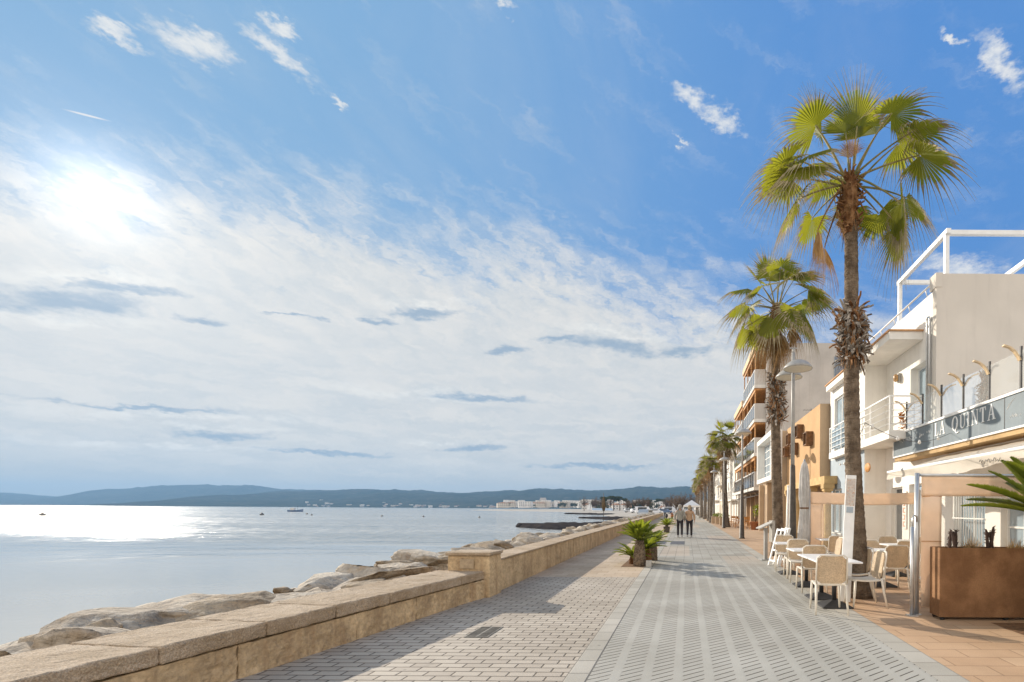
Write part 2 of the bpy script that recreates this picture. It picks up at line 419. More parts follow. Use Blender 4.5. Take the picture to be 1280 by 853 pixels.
# tones of the sky radiance (scene-linear, before exposure)
K = SKY_K
def rad(r, g, b): return (r*K, g*K, b*K)
nish = t.mix(1.0, sky.outputs[0], (SKY_BG,)*3, 'MULTIPLY')
blue = t.mix(.975, nish, t.mix(t.ramp(az, -45, 25), rad(.23,.44,.70), rad(.10,.285,.665)))
blue = t.mix(t.ramp(el, 20, 8, 0, .5), blue, rad(.36,.54,.74))
low = t.mix(t.ramp(n_rip, .35, .7), rad(.65,.675,.68), rad(.79,.78,.745))
mid = t.mix(t.ramp(n_rip, .3, .7), rad(.65,.685,.705), rad(.81,.795,.765))
tone = t.mix(t.ramp(el, 2, 12), low, mid)
tone = t.mix(t.ramp(el, .5, 4.4, .85, 0), tone, rad(.57,.565,.52))
tone = t.mix(white, tone, rad(.86,.87,.86))
base = t.mix(cloud, blue, tone)
br = t.math('MULTIPLY', blobs(BRIGHT, ae_d), t.ramp(n_fine, .35, .62))
base = t.mix(t.math('MULTIPLY', br, .95), base, rad(.89,.885,.85))
dkb = blobs(DARK, ae_d)
dk = t.ramp(t.math('ADD', dkb, t.math('MULTIPLY', t.math('SUBTRACT', n_fine, .5), 1.3)), .22, 1.05, 0, .85)
dk = t.math('MULTIPLY', dk, t.ramp(dkb, .02, .2))
base = t.mix(dk, base, rad(.30,.42,.56))
# unseen bright cloud added behind the viewer to fill surfaces facing the camera
back = t.math('MULTIPLY', t.ramp(t.math('ABSOLUTE', az), 62, 100), t.ramp(n_big, .25, .6, .55, 1.0))
back = t.math('MULTIPLY', back, t.ramp(el, 62, 40))
base = t.mix(back, base, rad(*BACK_FILL_COL))
# the sun behind thin cloud
sdv = (sd.x, sd.y, sd.z)
ang = t.math('MULTIPLY', t.math('ARCCOSINE', t.math('MINIMUM', t.vmath('DOT_PRODUCT', dirn, sdv), .99999)), DEG)
g1 = t.math('MULTIPLY', t.ramp(ang, 0, 4.6, 1, 0), .20*K)
g2 = t.math('MULTIPLY', t.math('EXPONENT', t.math('MULTIPLY', ang, -.40)), .42*K)
g3 = t.math('MULTIPLY', t.math('MULTIPLY', t.math('EXPONENT', t.math('MULTIPLY', ang, -.11)), .22*K), veil)
glow = t.math('ADD', t.math('ADD', g1, g2), g3)
glc = t.mix(1.0, t.comb(glow, glow, glow), (1.0,.97,.90), 'MULTIPLY')
base = t.mix(1.0, base, glc, 'ADD')
# contrail
cv = t.mapping(ae, loc=(-49.6,26.25,0), rot=(0,0,R(9)), sc=(1.15,.07,1), typ='TEXTURE')
ct = t.ramp(t.vmath('LENGTH', cv), .3, 1.2, .8, 0)
base = t.mix(ct, base, rad(.95,.93,.90))
# below the horizon: plain dim ground tone
base = t.mix(t.ramp(el, -3, -.5), rad(.22,.22,.22), base)
t.l.new(base, bg.inputs[0]); bg.inputs[1].default_value = 1.0
W.cycles.sampling_method = 'MANUAL' if hasattr(W.cycles, 'sampling_method') else W.cycles.sampling_method
try: W.cycles.sample_map_resolution = 1024
except Exception: pass

S.view_settings.view_transform = 'Standard'; S.view_settings.look = 'None'
S.view_settings.exposure = EXPOSURE; S.view_settings.gamma = 1.0
S.view_settings.use_curve_mapping = False
S.cycles.use_denoising = True
S.cycles.max_bounces = 8; S.cycles.diffuse_bounces = 5; S.cycles.glossy_bounces = 3
S.cycles.transparent_max_bounces = 12; S.cycles.transmission_bounces = 4; S.cycles.volume_bounces = 0
S.cycles.sample_clamp_indirect = 8.0
S.cycles.caustics_reflective = False; S.cycles.caustics_refractive = False
# ------------------------------------------------------------------ land, sea, hills
SEA = -2.0
def shore_x(y):
    T = [(-60,-9.0),(0,-8.6),(20,-8.4),(40,-8.8),(60,-10),(90,-13),(120,-16),(150,-20),(180,-26),(230,-36),(300,-52),(380,-78),(450,-112),(520,-180),(580,-232),(640,-272),(1400,-500)]
    for (a, b), (c, d) in zip(T, T[1:]):
        if y <= c: return b + (d-b)*(y-a)/(c-a)
    return T[-1][1]
def wall_x(y):                                   # inner (promenade) face of the sea wall
    if y < 8.8: return -4.556 + .123*y
    return -3.45 - .0155*(y-9.3)

sand = pm('pale beach sand and soil', (.34,.30,.25), .95, .2, .2, .3, 3, c2=(.40,.37,.32))
land = MB(); rows = []
ys = [-60,-30,-10,0,4,8.8,15,22,30,40,50,60,75,90,105,120,150,180,230,300,380,450,520,580,640,720,820,900,1100,1400]
for y in ys:
    sx = shore_x(min(y, 900)); wx = min(wall_x(min(y, 110)) - .35, 0)
    if y > 110: wx = max(sx + 14, wx - (y-110)*.16)
    rows.append([(sx-6, y, -3.2), (sx, y, SEA), (sx+(wx-sx)*.5, y, -1.0 if y < 130 else -1.3), (wx, y, -.06 if y < 130 else -.6), (max(wx+40, wx*.2), y, -.06 if y < 130 else -.3), (2500, y, -.06 if y < 130 else 2)])
n = 6
for r in rows: land.v.extend(r)
for i in range(len(rows)-1):
    for k in range(n-1):
        land.f.append((i*n+k, i*n+k+1, (i+1)*n+k+1, (i+1)*n+k)); land.m.append(0); land.s.append(False)
kind(land.build('ground', sand), 'structure')

# sea
m, t, p, out = new_mat('sea water')
v = t.pos(); x_, y_, z_ = t.sep(v)
off = t.math('ADD', y_, t.math('MULTIPLY', t.math('SUBTRACT', t.noise(t.mapping(v, sc=(.03,.10,1)), 1.0, 4, .6), .5), 62))
calm = t.ramp(off, 22, 78, 1, 0)          # sheltered water close in, ruffled water further out
n1 = t.noise(t.mapping(v, sc=(.9,1.5,1), rot=(0,0,R(20))), 1.0, 4, .65); n2 = t.noise(t.mapping(v, sc=(1.6,3.2,1), rot=(0,0,R(-15))), 1.0, 3, .6); n3 = t.noise(t.mapping(v, sc=(.012,.05,1)), 1.0, 4, .5)
n4 = t.noise(t.mapping(v, sc=(.45,.16,1), rot=(0,0,R(12))), 1.0, 3, .65); n5 = t.noise(t.mapping(v, sc=(.9,.30,1)), 1.0, 3, .7)
h = t.math('ADD', t.math('ADD', t.math('MULTIPLY', n1, .42), t.math('ADD', t.math('MULTIPLY', n2, .12), t.math('MULTIPLY', t.noise(t.mapping(v, sc=(2.6,.9,1)), 1.0, 2, .6), .22))), t.math('MULTIPLY', t.math('MULTIPLY', n4, 1.6), t.math('SUBTRACT', 1.0, calm)))
h0 = h
h = t.math('MULTIPLY', h, t.ramp(calm, 0, 1, 1.0, .07))
b = t.node('ShaderNodeBump', inp={'Strength': 1.0, 'Distance': .20, 'Height': h}); t.l.new(b.outputs[0], p.inputs['Normal'])
setv(t, p, 'Base Color', t.mix(t.ramp(n3, .35, .65), (.31,.325,.305), (.37,.375,.35)))
setv(t, p, 'Roughness', t.math('ADD', t.math('ADD', t.ramp(n3, .3, .7, .06, .11), t.math('MULTIPLY', calm, -.03)), t.math('MULTIPLY', t.ramp(n5, .42, .62, 0, .12), t.math('SUBTRACT', 1.0, calm)))); p.inputs['IOR'].default_value = 1.33
sea_mat = m
sea = MB()
for (y0, y1) in ((-60, 60), (60, 400), (400, 9000)):
    sea.poly([(-9000, y0, SEA+.001), (40 if y1 <= 60 else 1200 if y1 > 400 else 60, y0, SEA+.001), (40 if y1 <= 60 else 1200 if y1 > 400 else 60, y1, SEA+.001), (-9000, y1, SEA+.001)])
kind(sea.build('sea', sea_mat), 'structure')

# dark sea-weed banks running out from the shore
weed = pm('dark seaweed bank', (.045,.042,.045), .95, .4, .5, .8, 3, c2=(.06,.052,.048), spec=0.0)
def bank(pts, zt):
    fine = []
    for (x0_, y0_), (x1_, y1_) in zip(pts, pts[1:] + pts[:1]):
        L_ = math.hypot(x1_-x0_, y1_-y0_)
        for q in range(8):
            u = q/8; fine.append((x0_+(x1_-x0_)*u + rnd.uniform(-.07,.07)*L_*(q > 0), y0_+(y1_-y0_)*u + rnd.uniform(-.10,.10)*L_*(q > 0)))
    b = MB(); c = [Vector((x, y, 0)) for x, y in fine]; n = len(c)
    cx = sum((q.x for q in c))/n; cy = sum((q.y for q in c))/n
    vs = [(q.x, q.y, SEA-.3) for q in c] + [(cx+(q.x-cx)*.93, cy+(q.y-cy)*.8, SEA+zt+rnd.uniform(-.12,.12)) for q in c] + [(cx, cy, SEA+zt*1.1)]
    fs = [(i, (i+1)%n, n+(i+1)%n, n+i) for i in range(n)] + [(n+i, n+(i+1)%n, 2*n) for i in range(n)]
    b.add(vs, fs, 0, True); kind(b.build('shore_bank', weed), 'structure')
bank([(-33,98),(-29,90),(-24,84),(-18,79),(-11,76),(-9,90),(-10,110),(-14,118),(-20,112),(-27,106)], .55)
bank([(-38,178),(-30,165),(-22,150),(-14,142),(-12,165),(-18,190),(-26,192),(-33,186)], .5)
bank([(-72,300),(-55,272),(-36,250),(-30,262),(-44,300),(-62,322)], .6)

# hills: real terrain far across the bay
m, t, p, out = new_mat('hill slopes'); v = t.pos()
nn = t.noise(v, .006, 6, .65); nf = t.noise(v, .03, 4, .7)
c = t.mix(t.ramp(nn, .35, .65), (.016,.03,.022), (.04,.05,.036)); c = t.mix(t.ramp(nf, .5, .75), c, (.10,.09,.07))
setv(t, p, 'Base Color', c); setv(t, p, 'Roughness', 1.0); p.inputs['Specular IOR Level'].default_value = 0
hill_mat = m
def hill(name, prof, yr, yf, yb, seed):
    # prof: (bearing tangent X/Y, height tangent Z/Y at the ridge)
    h = MB(); N = 520; rowsN = 14
    def H(t_):
        for (a, b), (c, d) in zip(prof, prof[1:]):
            if t_ <= c:
                k = (t_-a)/(c-a); k = k*k*(3-2*k)
                return b + (d-b)*k
        return prof[-1][1]
    t0, t1 = prof[0][0], prof[-1][0]
    for j in range(rowsN+1):
        u = j/rowsN
        y = yf + (yr-yf)*u*1.4 if u < .714 else yr + (yb-yr)*(u-.714)/.286
        for i in range(N+1):
            tt = t0 + (t1-t0)*i/N
            zr = H(tt)*yr
            k = min(1, u/.714); k2 = math.sin(k*math.pi/2)**1.3 if u <= .714 else math.cos((u-.714)/.286*math.pi/2)
            x = tt*yr*(.75+.25*y/yr)
            nz = noise.fractal(Vector((x*.0021+seed, y*.0021, 0)), 1.0, 2.1, 5)*.16*zr*(.75 if k2 > .97 else 1)
            nz += noise.noise(Vector((x*.009, y*.009, seed)))*11 + noise.noise(Vector((x*.03, y*.03, seed)))*7.0 + noise.noise(Vector((x*.09, y*.09, seed)))*4.0
            h.v.append((x, y, SEA-1 + max(0, zr*k2 + nz*min(1, k2*2.5))))
    n = N+1
    for j in range(rowsN):
        for i in range(N):
            h.f.append((j*n+i, j*n+i+1, (j+1)*n+i+1, (j+1)*n+i)); h.m.append(0); h.s.append(True)
    return kind(h.build(name, hill_mat, fix=False), 'structure')
hill('hill', [(-2.2,.006),(-1.75,.016),(-1.55,.020),(-1.38,.0245),(-1.30,.0205),(-1.25,.0165),(-1.20,.0115),(-1.15,.018),(-1.11,.030),(-1.04,.035),(-.97,.040),(-.90,.037),(-.83,.0385),(-.78,.034),(-.70,.032),(-.6,.026),(-.4,.02),(-.1,.012)], 4600, 3700, 5900, 3.1)
hill('hill', [(-.86,.002),(-.81,.016),(-.77,.028),(-.70,.0305),(-.62,.0315),(-.55,.030),(-.50,.031),(-.42,.0295),(-.36,.031),(-.31,.0325),(-.26,.0375),(-.2,.036),(-.14,.0385),(-.07,.0395),(0,.0395),(.1,.041),(.3,.043),(.6,.04),(1.0,.03)], 3700, 2200, 5000, 8.7)

# ------------------------------------------------------------------ promenade surfaces
def paving(name, fn, bump=.6, rough=.82):
    m, t, p, out = new_mat(name); v = t.pos(); x, y, z = t.sep(v)
    col, joint = fn(t, v, x, y)
    g = t.noise(v, 90, 3, .7); big = t.noise(v, .55, 5, .6)
    col = t.mix(1.0, col, t.mix(t.ramp(g, .3, .7), (.84,.84,.84), (1.0,1.0,1.0)), 'MULTIPLY')
    col = t.mix(1.0, col, t.mix(t.ramp(big, .33, .67), (.80,.79,.77), (1.0,1.0,1.0)), 'MULTIPLY')
    st = t.noise(v, 1.7, 6, .7); col = t.mix(t.ramp(st, .60, .74, 0, .30), col, (.17,.15,.125))
    vn = t.node('ShaderNodeTexVoronoi', inp={'Vector': v, 'Scale': 1.6}); col = t.mix(t.ramp(vn.outputs['Distance'], .025, .04, .45, 0), col, (.10,.09,.08))
    setv(t, p, 'Base Color', col); setv(t, p, 'Roughness', rough); p.inputs['Specular IOR Level'].default_value = .22
    h = t.math('ADD', t.math('MULTIPLY', joint, -1.0), t.math('MULTIPLY', g, .18))
    b = t.node('ShaderNodeBump', inp={'Strength': bump, 'Distance': .012, 'Height': h}); t.l.new(b.outputs[0], p.inputs['Normal'])
    return m
def cellrand(t, a, b):
    wn = t.node('ShaderNodeTexWhiteNoise'); wn.noise_dimensions = '2D'
    t.l.new(t.comb(a, b), wn.inputs['Vector']); return wn.outputs['Value']
def grid_cells(t, x, y, w, h, stag, jw):
    ry = t.math('DIVIDE', y, h); row = t.math('FLOOR', ry)
    rx = t.math('ADD', t.math('DIVIDE', x, w), t.math('MULTIPLY', row, stag))
    cx = t.math('FLOOR', rx); fx = t.math('FRACT', rx); fy = t.math('FRACT', ry)
    ex = t.math('MULTIPLY', t.math('MINIMUM', fx, t.math('SUBTRACT', 1.0, fx)), w)
    ey = t.math('MULTIPLY', t.math('MINIMUM', fy, t.math('SUBTRACT', 1.0, fy)), h)
    d = t.math('MINIMUM', ex, ey)
    return cellrand(t, cx, row), t.ramp(d, jw*.35, jw, 1.0, 0.0), fx, fy
def wob(t, v, x, y, a=.006):
    n = t.node('ShaderNodeTexNoise'); t.l.new(v, n.inputs[0]); n.inputs['Scale'].default_value = 7
    cx, cy, cz = t.sep(n.outputs['Color'])
    return t.math('ADD', x, t.math('MULTIPLY', t.math('SUBTRACT', cx, .5), a*2)), t.math('ADD', y, t.math('MULTIPLY', t.math('SUBTRACT', cy, .5), a*2))
def f_brick(t, v, x, y):
    x, y = wob(t, v, x, y)
    r, j, fx, fy = grid_cells(t, x, y, .254, .127, .5, .012)
    c = t.mix(r, (.45,.39,.32), (.545,.48,.395))
    return t.mix(t.math('MULTIPLY', j, .86), c, (.115,.095,.075)), j
def f_beige(t, v, x, y):
    x, y = wob(t, v, x, y, .004)
    r, j, fx, fy = grid_cells(t, x, y, .42, .30, .5, .010)
    c = t.mix(r, (.50,.385,.275), (.58,.465,.345))
    return t.mix(t.math('MULTIPLY', j, .5), c, (.25,.19,.13)), j
def f_strip(t, v, x, y):
    r, j, fx, fy = grid_cells(t, t.math('ADD', x, .88), y, 40.0, .40, 0.0, .010)
    c = t.mix(r, (.44,.41,.35), (.51,.475,.41))
    ed = t.math('MAXIMUM', t.ramp(x, -1.095, -1.082, 1, 0), t.ramp(x, -.905, -.892, 0, 1))
    j = t.math('MAXIMUM', j, ed)
    return t.mix(t.math('MULTIPLY', j, .75), c, (.11,.10,.09)), j
def f_grey(t, v, x, y):
    x, y = wob(t, v, x, y, .003)
    px_ = t.math('DIVIDE', t.math('ADD', x, .93), .289); col = t.math('FLOOR', px_); u = t.math('FRACT', px_)
    sl = t.math('DIVIDE', t.math('SUBTRACT', y, t.math('MULTIPLY', x, .82)), .116)
    row = t.math('FLOOR', sl); w = t.math('FRACT', sl)
    dist = t.math('MULTIPLY', t.math('MINIMUM', w, t.math('SUBTRACT', 1.0, w)), .116)
    zone = t.math('MULTIPLY', t.ramp(u, .12, .17), t.ramp(u, .80, .85, 1, 0))
    slot = t.math('MULTIPLY', t.ramp(dist, .0045, .0115, 1, 0), zone)
    r = cellrand(t, col, row)
    c = t.mix(r, (.43,.412,.365), (.47,.45,.40))
    band = t.mix(t.ramp(u, .80, .9), c, (.46,.442,.393)); c2 = t.mix(t.ramp(u, .05, .14, 1, 0), band, (.46,.442,.393))
    # plain slabs further along, with warm patches
    r2, j2, fx, fy = grid_cells(t, t.math('ADD', x, .93), y, .578, .60, .5, .014)
    warm = cellrand(t, t.math('FLOOR', t.math('DIVIDE', t.math('ADD', x, .93), 1.05)), t.math('FLOOR', t.math('DIVIDE', y, 4.2)))
    plain = t.mix(t.math('MULTIPLY', t.ramp(warm, .70, .72), .8), t.mix(r2, (.36,.34,.295), (.46,.442,.393)), (.50,.425,.345))
    far = t.ramp(y, 12.8, 16.5)
    c = t.mix(t.math('MULTIPLY', slot, .93), c2, (.07,.062,.05))
    lon = t.ramp(t.math('MINIMUM', u, t.math('SUBTRACT', 1.0, u)), .02, .06, .35, 0)
    plain = t.mix(t.math('MAXIMUM', t.math('MULTIPLY', j2, .55), lon), plain, (.17,.16,.145))
    jj = t.mix(far, slot, t.math('MULTIPLY', j2, .5))
    return t.mix(far, c, plain), t.sep(jj)[0]
def f_edge(t, v, x, y):
    r, j, fx, fy = grid_cells(t, t.math('SUBTRACT', x, 2.30), y, 40.0, .40, 0.0, .010)
    c = t.mix(r, (.44,.41,.35), (.51,.475,.41))
    ed = t.math('MAXIMUM', t.ramp(x, 2.303, 2.314, 1, 0), t.ramp(x, 2.565, 2.58, 0, .6))
    j = t.math('MAXIMUM', j, ed)
    return t.mix(t.math('MULTIPLY', j, .6), c, (.14,.12,.10)), j
def f_terra(t, v, x, y):
    x, y = wob(t, v, x, y, .004)
    r, j, fx, fy = grid_cells(t, x, y, .60, .30, .5, .011)
    c = t.mix(r, (.53,.345,.21), (.60,.41,.26))
    c = t.mix(t.ramp(y, 14, 30, 0, .6), c, (.55,.41,.29))
    return t.mix(t.math('MULTIPLY', j, .5), c, (.24,.15,.09)), j
M_brick = paving('interlocking brick paving', f_brick, .7); M_beige = paving('beige slab paving', f_beige, .4)
M_strip = paving('pale kerb strip paving', f_strip, .5); M_grey = paving('grey slotted paving', f_grey, .8)
M_edge = paving('pale edging paving', f_edge, .4); M_terra = paving('terracotta tile paving', f_terra, .4)
YE = 135.0
def sheet(name, pts, z, mat):
    return kind(MB().poly([(x, y, z) for x, y in pts]).build(name, mat), 'structure')
sheet('pavement_bed', [(-6,-20),(14,-20),(14,YE),(-7,YE)], -.012, concrete)
sheet('pavement', [(-7,-20),(-1.10,-20),(-1.10,11.5),(-4.4,11.5),(-4.4,8.6)], 0.0, M_brick)
sheet('pavement', [(-4.4,11.5),(-1.10,11.5),(-1.10,YE),(-5.6,YE)], 0.0, M_beige)
sheet('pavement', [(-1.10,-20),(-.885,-20),(-.885,YE),(-1.10,YE)], 0.0, M_strip)
sheet('pavement', [(-.885,-20),(2.305,-20),(2.305,YE),(-.885,YE)], 0.0, M_grey)
sheet('pavement', [(2.305,-20),(2.58,-20),(2.58,YE),(2.305,YE)], 0.0, M_edge)
sheet('pavement', [(2.58,-20),(14,-20),(14,YE),(2.58,YE)], 0.0, M_terra)
# soil of the cycad bed with a slab border
sheet('soil', [(-1.72,13.52),(-1.12,13.52),(-1.12,16.2),(-1.72,16.2)], .006, soil)

# drain grate, two inspection covers
g = thing('drain_grate', 'black iron drain grate let into the brick paving beside the low wall', 'drain grate', (-2.50, 6.36, 0))
MB().poly([(-.13,-.26,.003),(.13,-.26,.003),(.13,.26,.003),(-.13,.26,.003)]).build('pit_shade', pm('painted pit shade', (.012,.011,.01), 1, .1), g)  # flat black sheet painted in for the shade down the drain
b = MB()
for sx_ in (-.14,.125): b.box(sx_, sx_+.015, -.27, .27, .002, .008)
for yy in (-.27,.255): b.box(-.125, .125, yy, yy+.015, .002, .008)
b.box(-.012,.012,-.255,.255,.0035,.0065)
worn_iron = pm('worn iron', (.20,.185,.16), .6, .3, 9, .2, 40, metal=.3)
b.build('frame', worn_iron, g)
b = MB()
for k in range(13):
    yy = -.235 + k*.038
    b.box(-.122,-.014,yy,yy+.013,.0035,.006); b.box(.014,.122,yy,yy+.013,.0035,.006)
b.build('grating', worn_iron, g)
cover_mat = pm('dark inspection cover', (.10,.10,.105), .6, .2, 6, .3, 40)
for nm, x0, x1, lab in (('inspection_cover', -1.42, -.93, 'narrow dark inspection cover on the beige paving behind the cycad bed'), ('inspection_cover', -.70, -.08, 'wide dark inspection cover on the grey paving in front of the walking couple')):
    b = MB().box(x0, x1, 22.1, 24.2, .001, .008); b.box((x0+x1)/2-.008, (x0+x1)/2+.008, 22.12, 24.18, .0081, .010)
    tag(b.build(nm, cover_mat, loc=((x0+x1)/2, 23.1, 0), bevel=.002), lab, 'manhole cover')
# ------------------------------------------------------------------ sea wall
TH = .62
chip_tex = bpy.data.textures.new('chipping', 'CLOUDS'); chip_tex.noise_scale = .10; chip_tex.noise_depth = 3
def roughen(o, strength, levels):
    s_ = o.modifiers.new('Subdivision', 'SUBSURF'); s_.subdivision_type = 'SIMPLE'; s_.levels = levels; s_.render_levels = levels
    d_ = o.modifiers.new('Displace', 'DISPLACE'); d_.texture = chip_tex; d_.texture_coords = 'GLOBAL'; d_.strength = strength; d_.mid_level = .55
    return o
def wp(y, off):                                  # a point off metres seaward of the inner face
    d = Vector((.123, 1, 0)).normalized() if y < 8.8 else Vector((-.0155, 1, 0)).normalized()
    s = Vector((-d.y, d.x, 0))
    return Vector((wall_x(y), y, 0)) + s*off
w = thing('sea_wall', 'low sandstone sea wall with rough coping stones, nearest stretch before the square pier', 'sea wall', (wall_x(0), 0, 0))
def wall_block(b, y0, y1, o0, o1, z0, z1, m=0):
    q = [wp(y0,o0), wp(y0,o1), wp(y1,o1), wp(y1,o0)]
    vs = [(p.x,p.y,z0) for p in q] + [(p.x,p.y,z1) for p in q]
    b.add(vs, [(0,1,2,3),(7,6,5,4),(0,4,5,1),(1,5,6,2),(2,6,7,3),(3,7,4,0)], m)
rw = random.Random(4)
b = MB(); y = -6.0
while y < 8.8:
    y2 = min(8.8, y + rw.uniform(.9, 1.5)); k = rw.uniform(0, .008)
    wall_block(b, y, y2, k, TH+.18, -.05, .305)
    y = y2
roughen(b.build('wall_base', stone_wall, w, world=True, bevel=.012), .035, 5)
y = -5.95
for yj in [-5.13,-4.31,-3.49,-2.67,-1.85,-1.03,-.21,.61,1.43,2.25,3.05,3.95,4.83,5.64,6.48,7.29,8.1,8.80]:
    b = MB(); dz = rw.uniform(-.004,.004); k = rw.uniform(-.006,.006)
    wall_block(b, y+.004, yj-.004, -.020+k, TH+.21, .318, .462+dz)
    roughen(b.build('coping_stone', stone_cope, w, world=True, bevel=.02), .026, 4)
    y = yj
# square pier
pt = thing('wall_pier', 'square sandstone pier with a thick cap where the two stretches of sea wall meet', 'pier', (-3.75, 9.05, 0))
MB().box(-4.10,-3.375,8.80,9.36,-.05,.715).build('shaft', stone_wall, pt, world=True, bevel=.014); roughen(pt.children[0], .02, 4)
MB().box(-4.13,-3.35,8.77,9.39,.717,.775).build('cap', stone_cope, pt, world=True, bevel=.016)
MB().box(-3.88,-3.64,8.775,8.782,.50,.66).build('patch', pm('grey mortar patch', (.38,.29,.19), .95, .2, 9, .4, 30), pt, world=True)
# second, plain stretch, running on along the shore
w2 = thing('sea_wall', 'long plain sandstone sea wall running on beyond the pier to the far end', 'sea wall', (-3.45, 9.4, 0))
b = MB(); y = 9.38
while y < 112:
    y2 = min(112, y + 1.9*(1 + y/60)); k = rw.uniform(0,.01)
    wall_block(b, y, y2, k, .55, -.05, .565)
    y = y2
roughen(b.build('wall_base', stone_wall, w2, world=True, bevel=.012), .03, 3)
b = MB(); wall_block(b, 9.38, 60, -.012, .57, .567, .605); wall_block(b, 60, 112, -.012, .57, .567, .605)
b.build('coping', stone_cope, w2, world=True, bevel=.008)

# ------------------------------------------------------------------ breakwater boulders
def boulder_mesh(seed, mat, rough=.36):
    bm = bmesh.new(); bmesh.ops.create_icosphere(bm, subdivisions=4, radius=1.0)
    rs = random.Random(seed)
    planes = []
    for _ in range(17):
        d = Vector((rs.gauss(0,1), rs.gauss(0,1), rs.gauss(0,1.1))).normalized(); planes.append((d, rs.uniform(.46,.80)))
    for v in bm.verts:
        c = v.co.copy()
        for d, h in planes:
            k = c.dot(d)
            if k > h: c -= d*(k-h)*.97
        q = c.normalized()
        f = 1 + rough*.35*noise.noise(c*1.7 + Vector((seed,0,0))) + rough*.28*noise.noise(c*4.1 + Vector((0,seed,0))) + rough*.13*noise.noise(c*10 + Vector((0,0,seed)))
        # bedding cracks
        st = noise.noise(Vector((c.x*.8, c.y*.8, c.z*5.5+seed)))
        v.co = c*(f - .05*max(0, st))
    me = bpy.data.meshes.new('boulder'); bm.to_mesh(me); bm.free()
    me.materials.append(mat)
    me.polygons.foreach_set('use_smooth', [True]*len(me.polygons))
    return me
BM = [boulder_mesh(i*3.7+1, rock_mat) for i in range(7)] + [boulder_mesh(50+i*2.9, rock_brown) for i in range(3)]
def boulder(k, loc, sc, rot, label, group=None):
    o = bpy.data.objects.new('boulder', BM[k % 10]); COL.objects.link(o)
    o.location = loc; o.scale = sc; o.rotation_euler = rot
    return tag(o, label, 'boulder', group)
rb = random.Random(21)
G = 'boulders of the breakwater behind the sea wall'
# the ones that stand out
boulder(0, (-5.45,6.0,.22), (.62,1.05,.24), (0,R(4),R(-6)), 'long flat pale slab of rock just behind the rough coping stones')
boulder(7, (-5.62,4.92,.33), (.20,.24,.15), (0,0,.6), 'small brown stone perched on the rocks behind the nearest coping')
boulder(8, (-5.65,7.2,.36), (.13,.2,.10), (0,.2,.3), 'small rounded stone lying on top of the long flat rock slab', )
boulder(4, (-5.45,7.95,.30), (.55,.95,.25), (R(4),0,R(12)), 'big tilted pale rock slab with a straight top edge, before the pier')
boulder(9, (-4.75,7.6,.30), (.36,.55,.17), (0,0,R(12)), 'brown flat rock wedged below the tilted pale slab')
boulder(3, (-5.55,10.2,.38), (.36,.42,.36), (0,0,1.1), 'upright knobbly grey boulder standing up behind the wall, beside the pier')
boulder(6, (-5.2,9.1,.24), (.6,.5,.26), (0,0,2.2), 'broad cream boulder directly in front of the upright grey boulder')
boulder(1, (-5.1,3.6,.24), (.55,.9,.17), (0,0,R(-8)), 'flat grey rock at the near end of the breakwater behind the coping')
boulder(5, (-5.0,12.6,.36), (.62,1.1,.26), (0,0,.1), 'long ochre flat rock just past the pier behind the plain wall')
n_b = 0
y = .4
while y < 92:
    near = y < 14
    rows = ((1.0,.52),(1.7,.50),(2.5,.28),(3.3,-.35)) if near else ((.95,.62),(1.5,.58),(2.2,.46),(3.0,.1)) if y < 46 else ((1.0,.66),(1.8,.58),(2.9,.3))
    for row, (off, zt) in enumerate(rows):
        s = rb.uniform(.46,.86) if near else rb.uniform(.30,.58)*(1 + y*.005)
        p_ = wp(max(y,-5), max(off + rb.uniform(-.25,.25), .70 + s*.95 + (.25 if 7.2 < y < 11 else 0)))
        yy = p_.y + rb.uniform(-.35,.35)
        zt2 = zt + rb.uniform(-.12,.08) - (.13 if y < 4.4 else .03 if y < 8 else -.03)
        hs = s*(rb.uniform(.30,.46) if near else rb.uniform(.42,.66))
        boulder(rb.randrange(10), (p_.x, yy, zt2 - hs*.85), (s, s*rb.uniform(.95,1.6 if near else 1.3), hs), (rb.uniform(-.2,.2), rb.uniform(-.2,.2), (rb.uniform(-.4,.4) + rb.choice((0,math.pi))) if near else rb.uniform(0,6.28)),
                'pale limestone boulder piled with many others in the breakwater behind the sea wall', G)
        n_b += 1
    y += (.52 + y*.012) if near else (.80 + y*.011)
# furled flag standing among the rocks
f = thing('furled_flag', 'thin pole with a furled dark brown flag standing in the rocks beyond the wall', 'flag', (-5.5, 34.0, .2))
MB().tube([(0,0,-.2),(.0,0,2.35)], .018, 8).build('pole', dark_metal, f)
b = MB(); rf = random.Random(3)
for k in range(5):
    a = k*1.256; b.tube([(.02*math.cos(a),.02*math.sin(a),2.1),(.07*math.cos(a),.07*math.sin(a),1.7),(.085*math.cos(a+.3),.085*math.sin(a+.3),1.4),(.05*math.cos(a),.05*math.sin(a),1.15)], [.02,.05,.055,.015], 7)
b.build('cloth', flag_cloth, f)
MB().lathe([(.0,0),(.16,0),(.16,.06),(.03,.09),(0,.09)], 14, (0,0,-.02)).build('base', concrete, f)

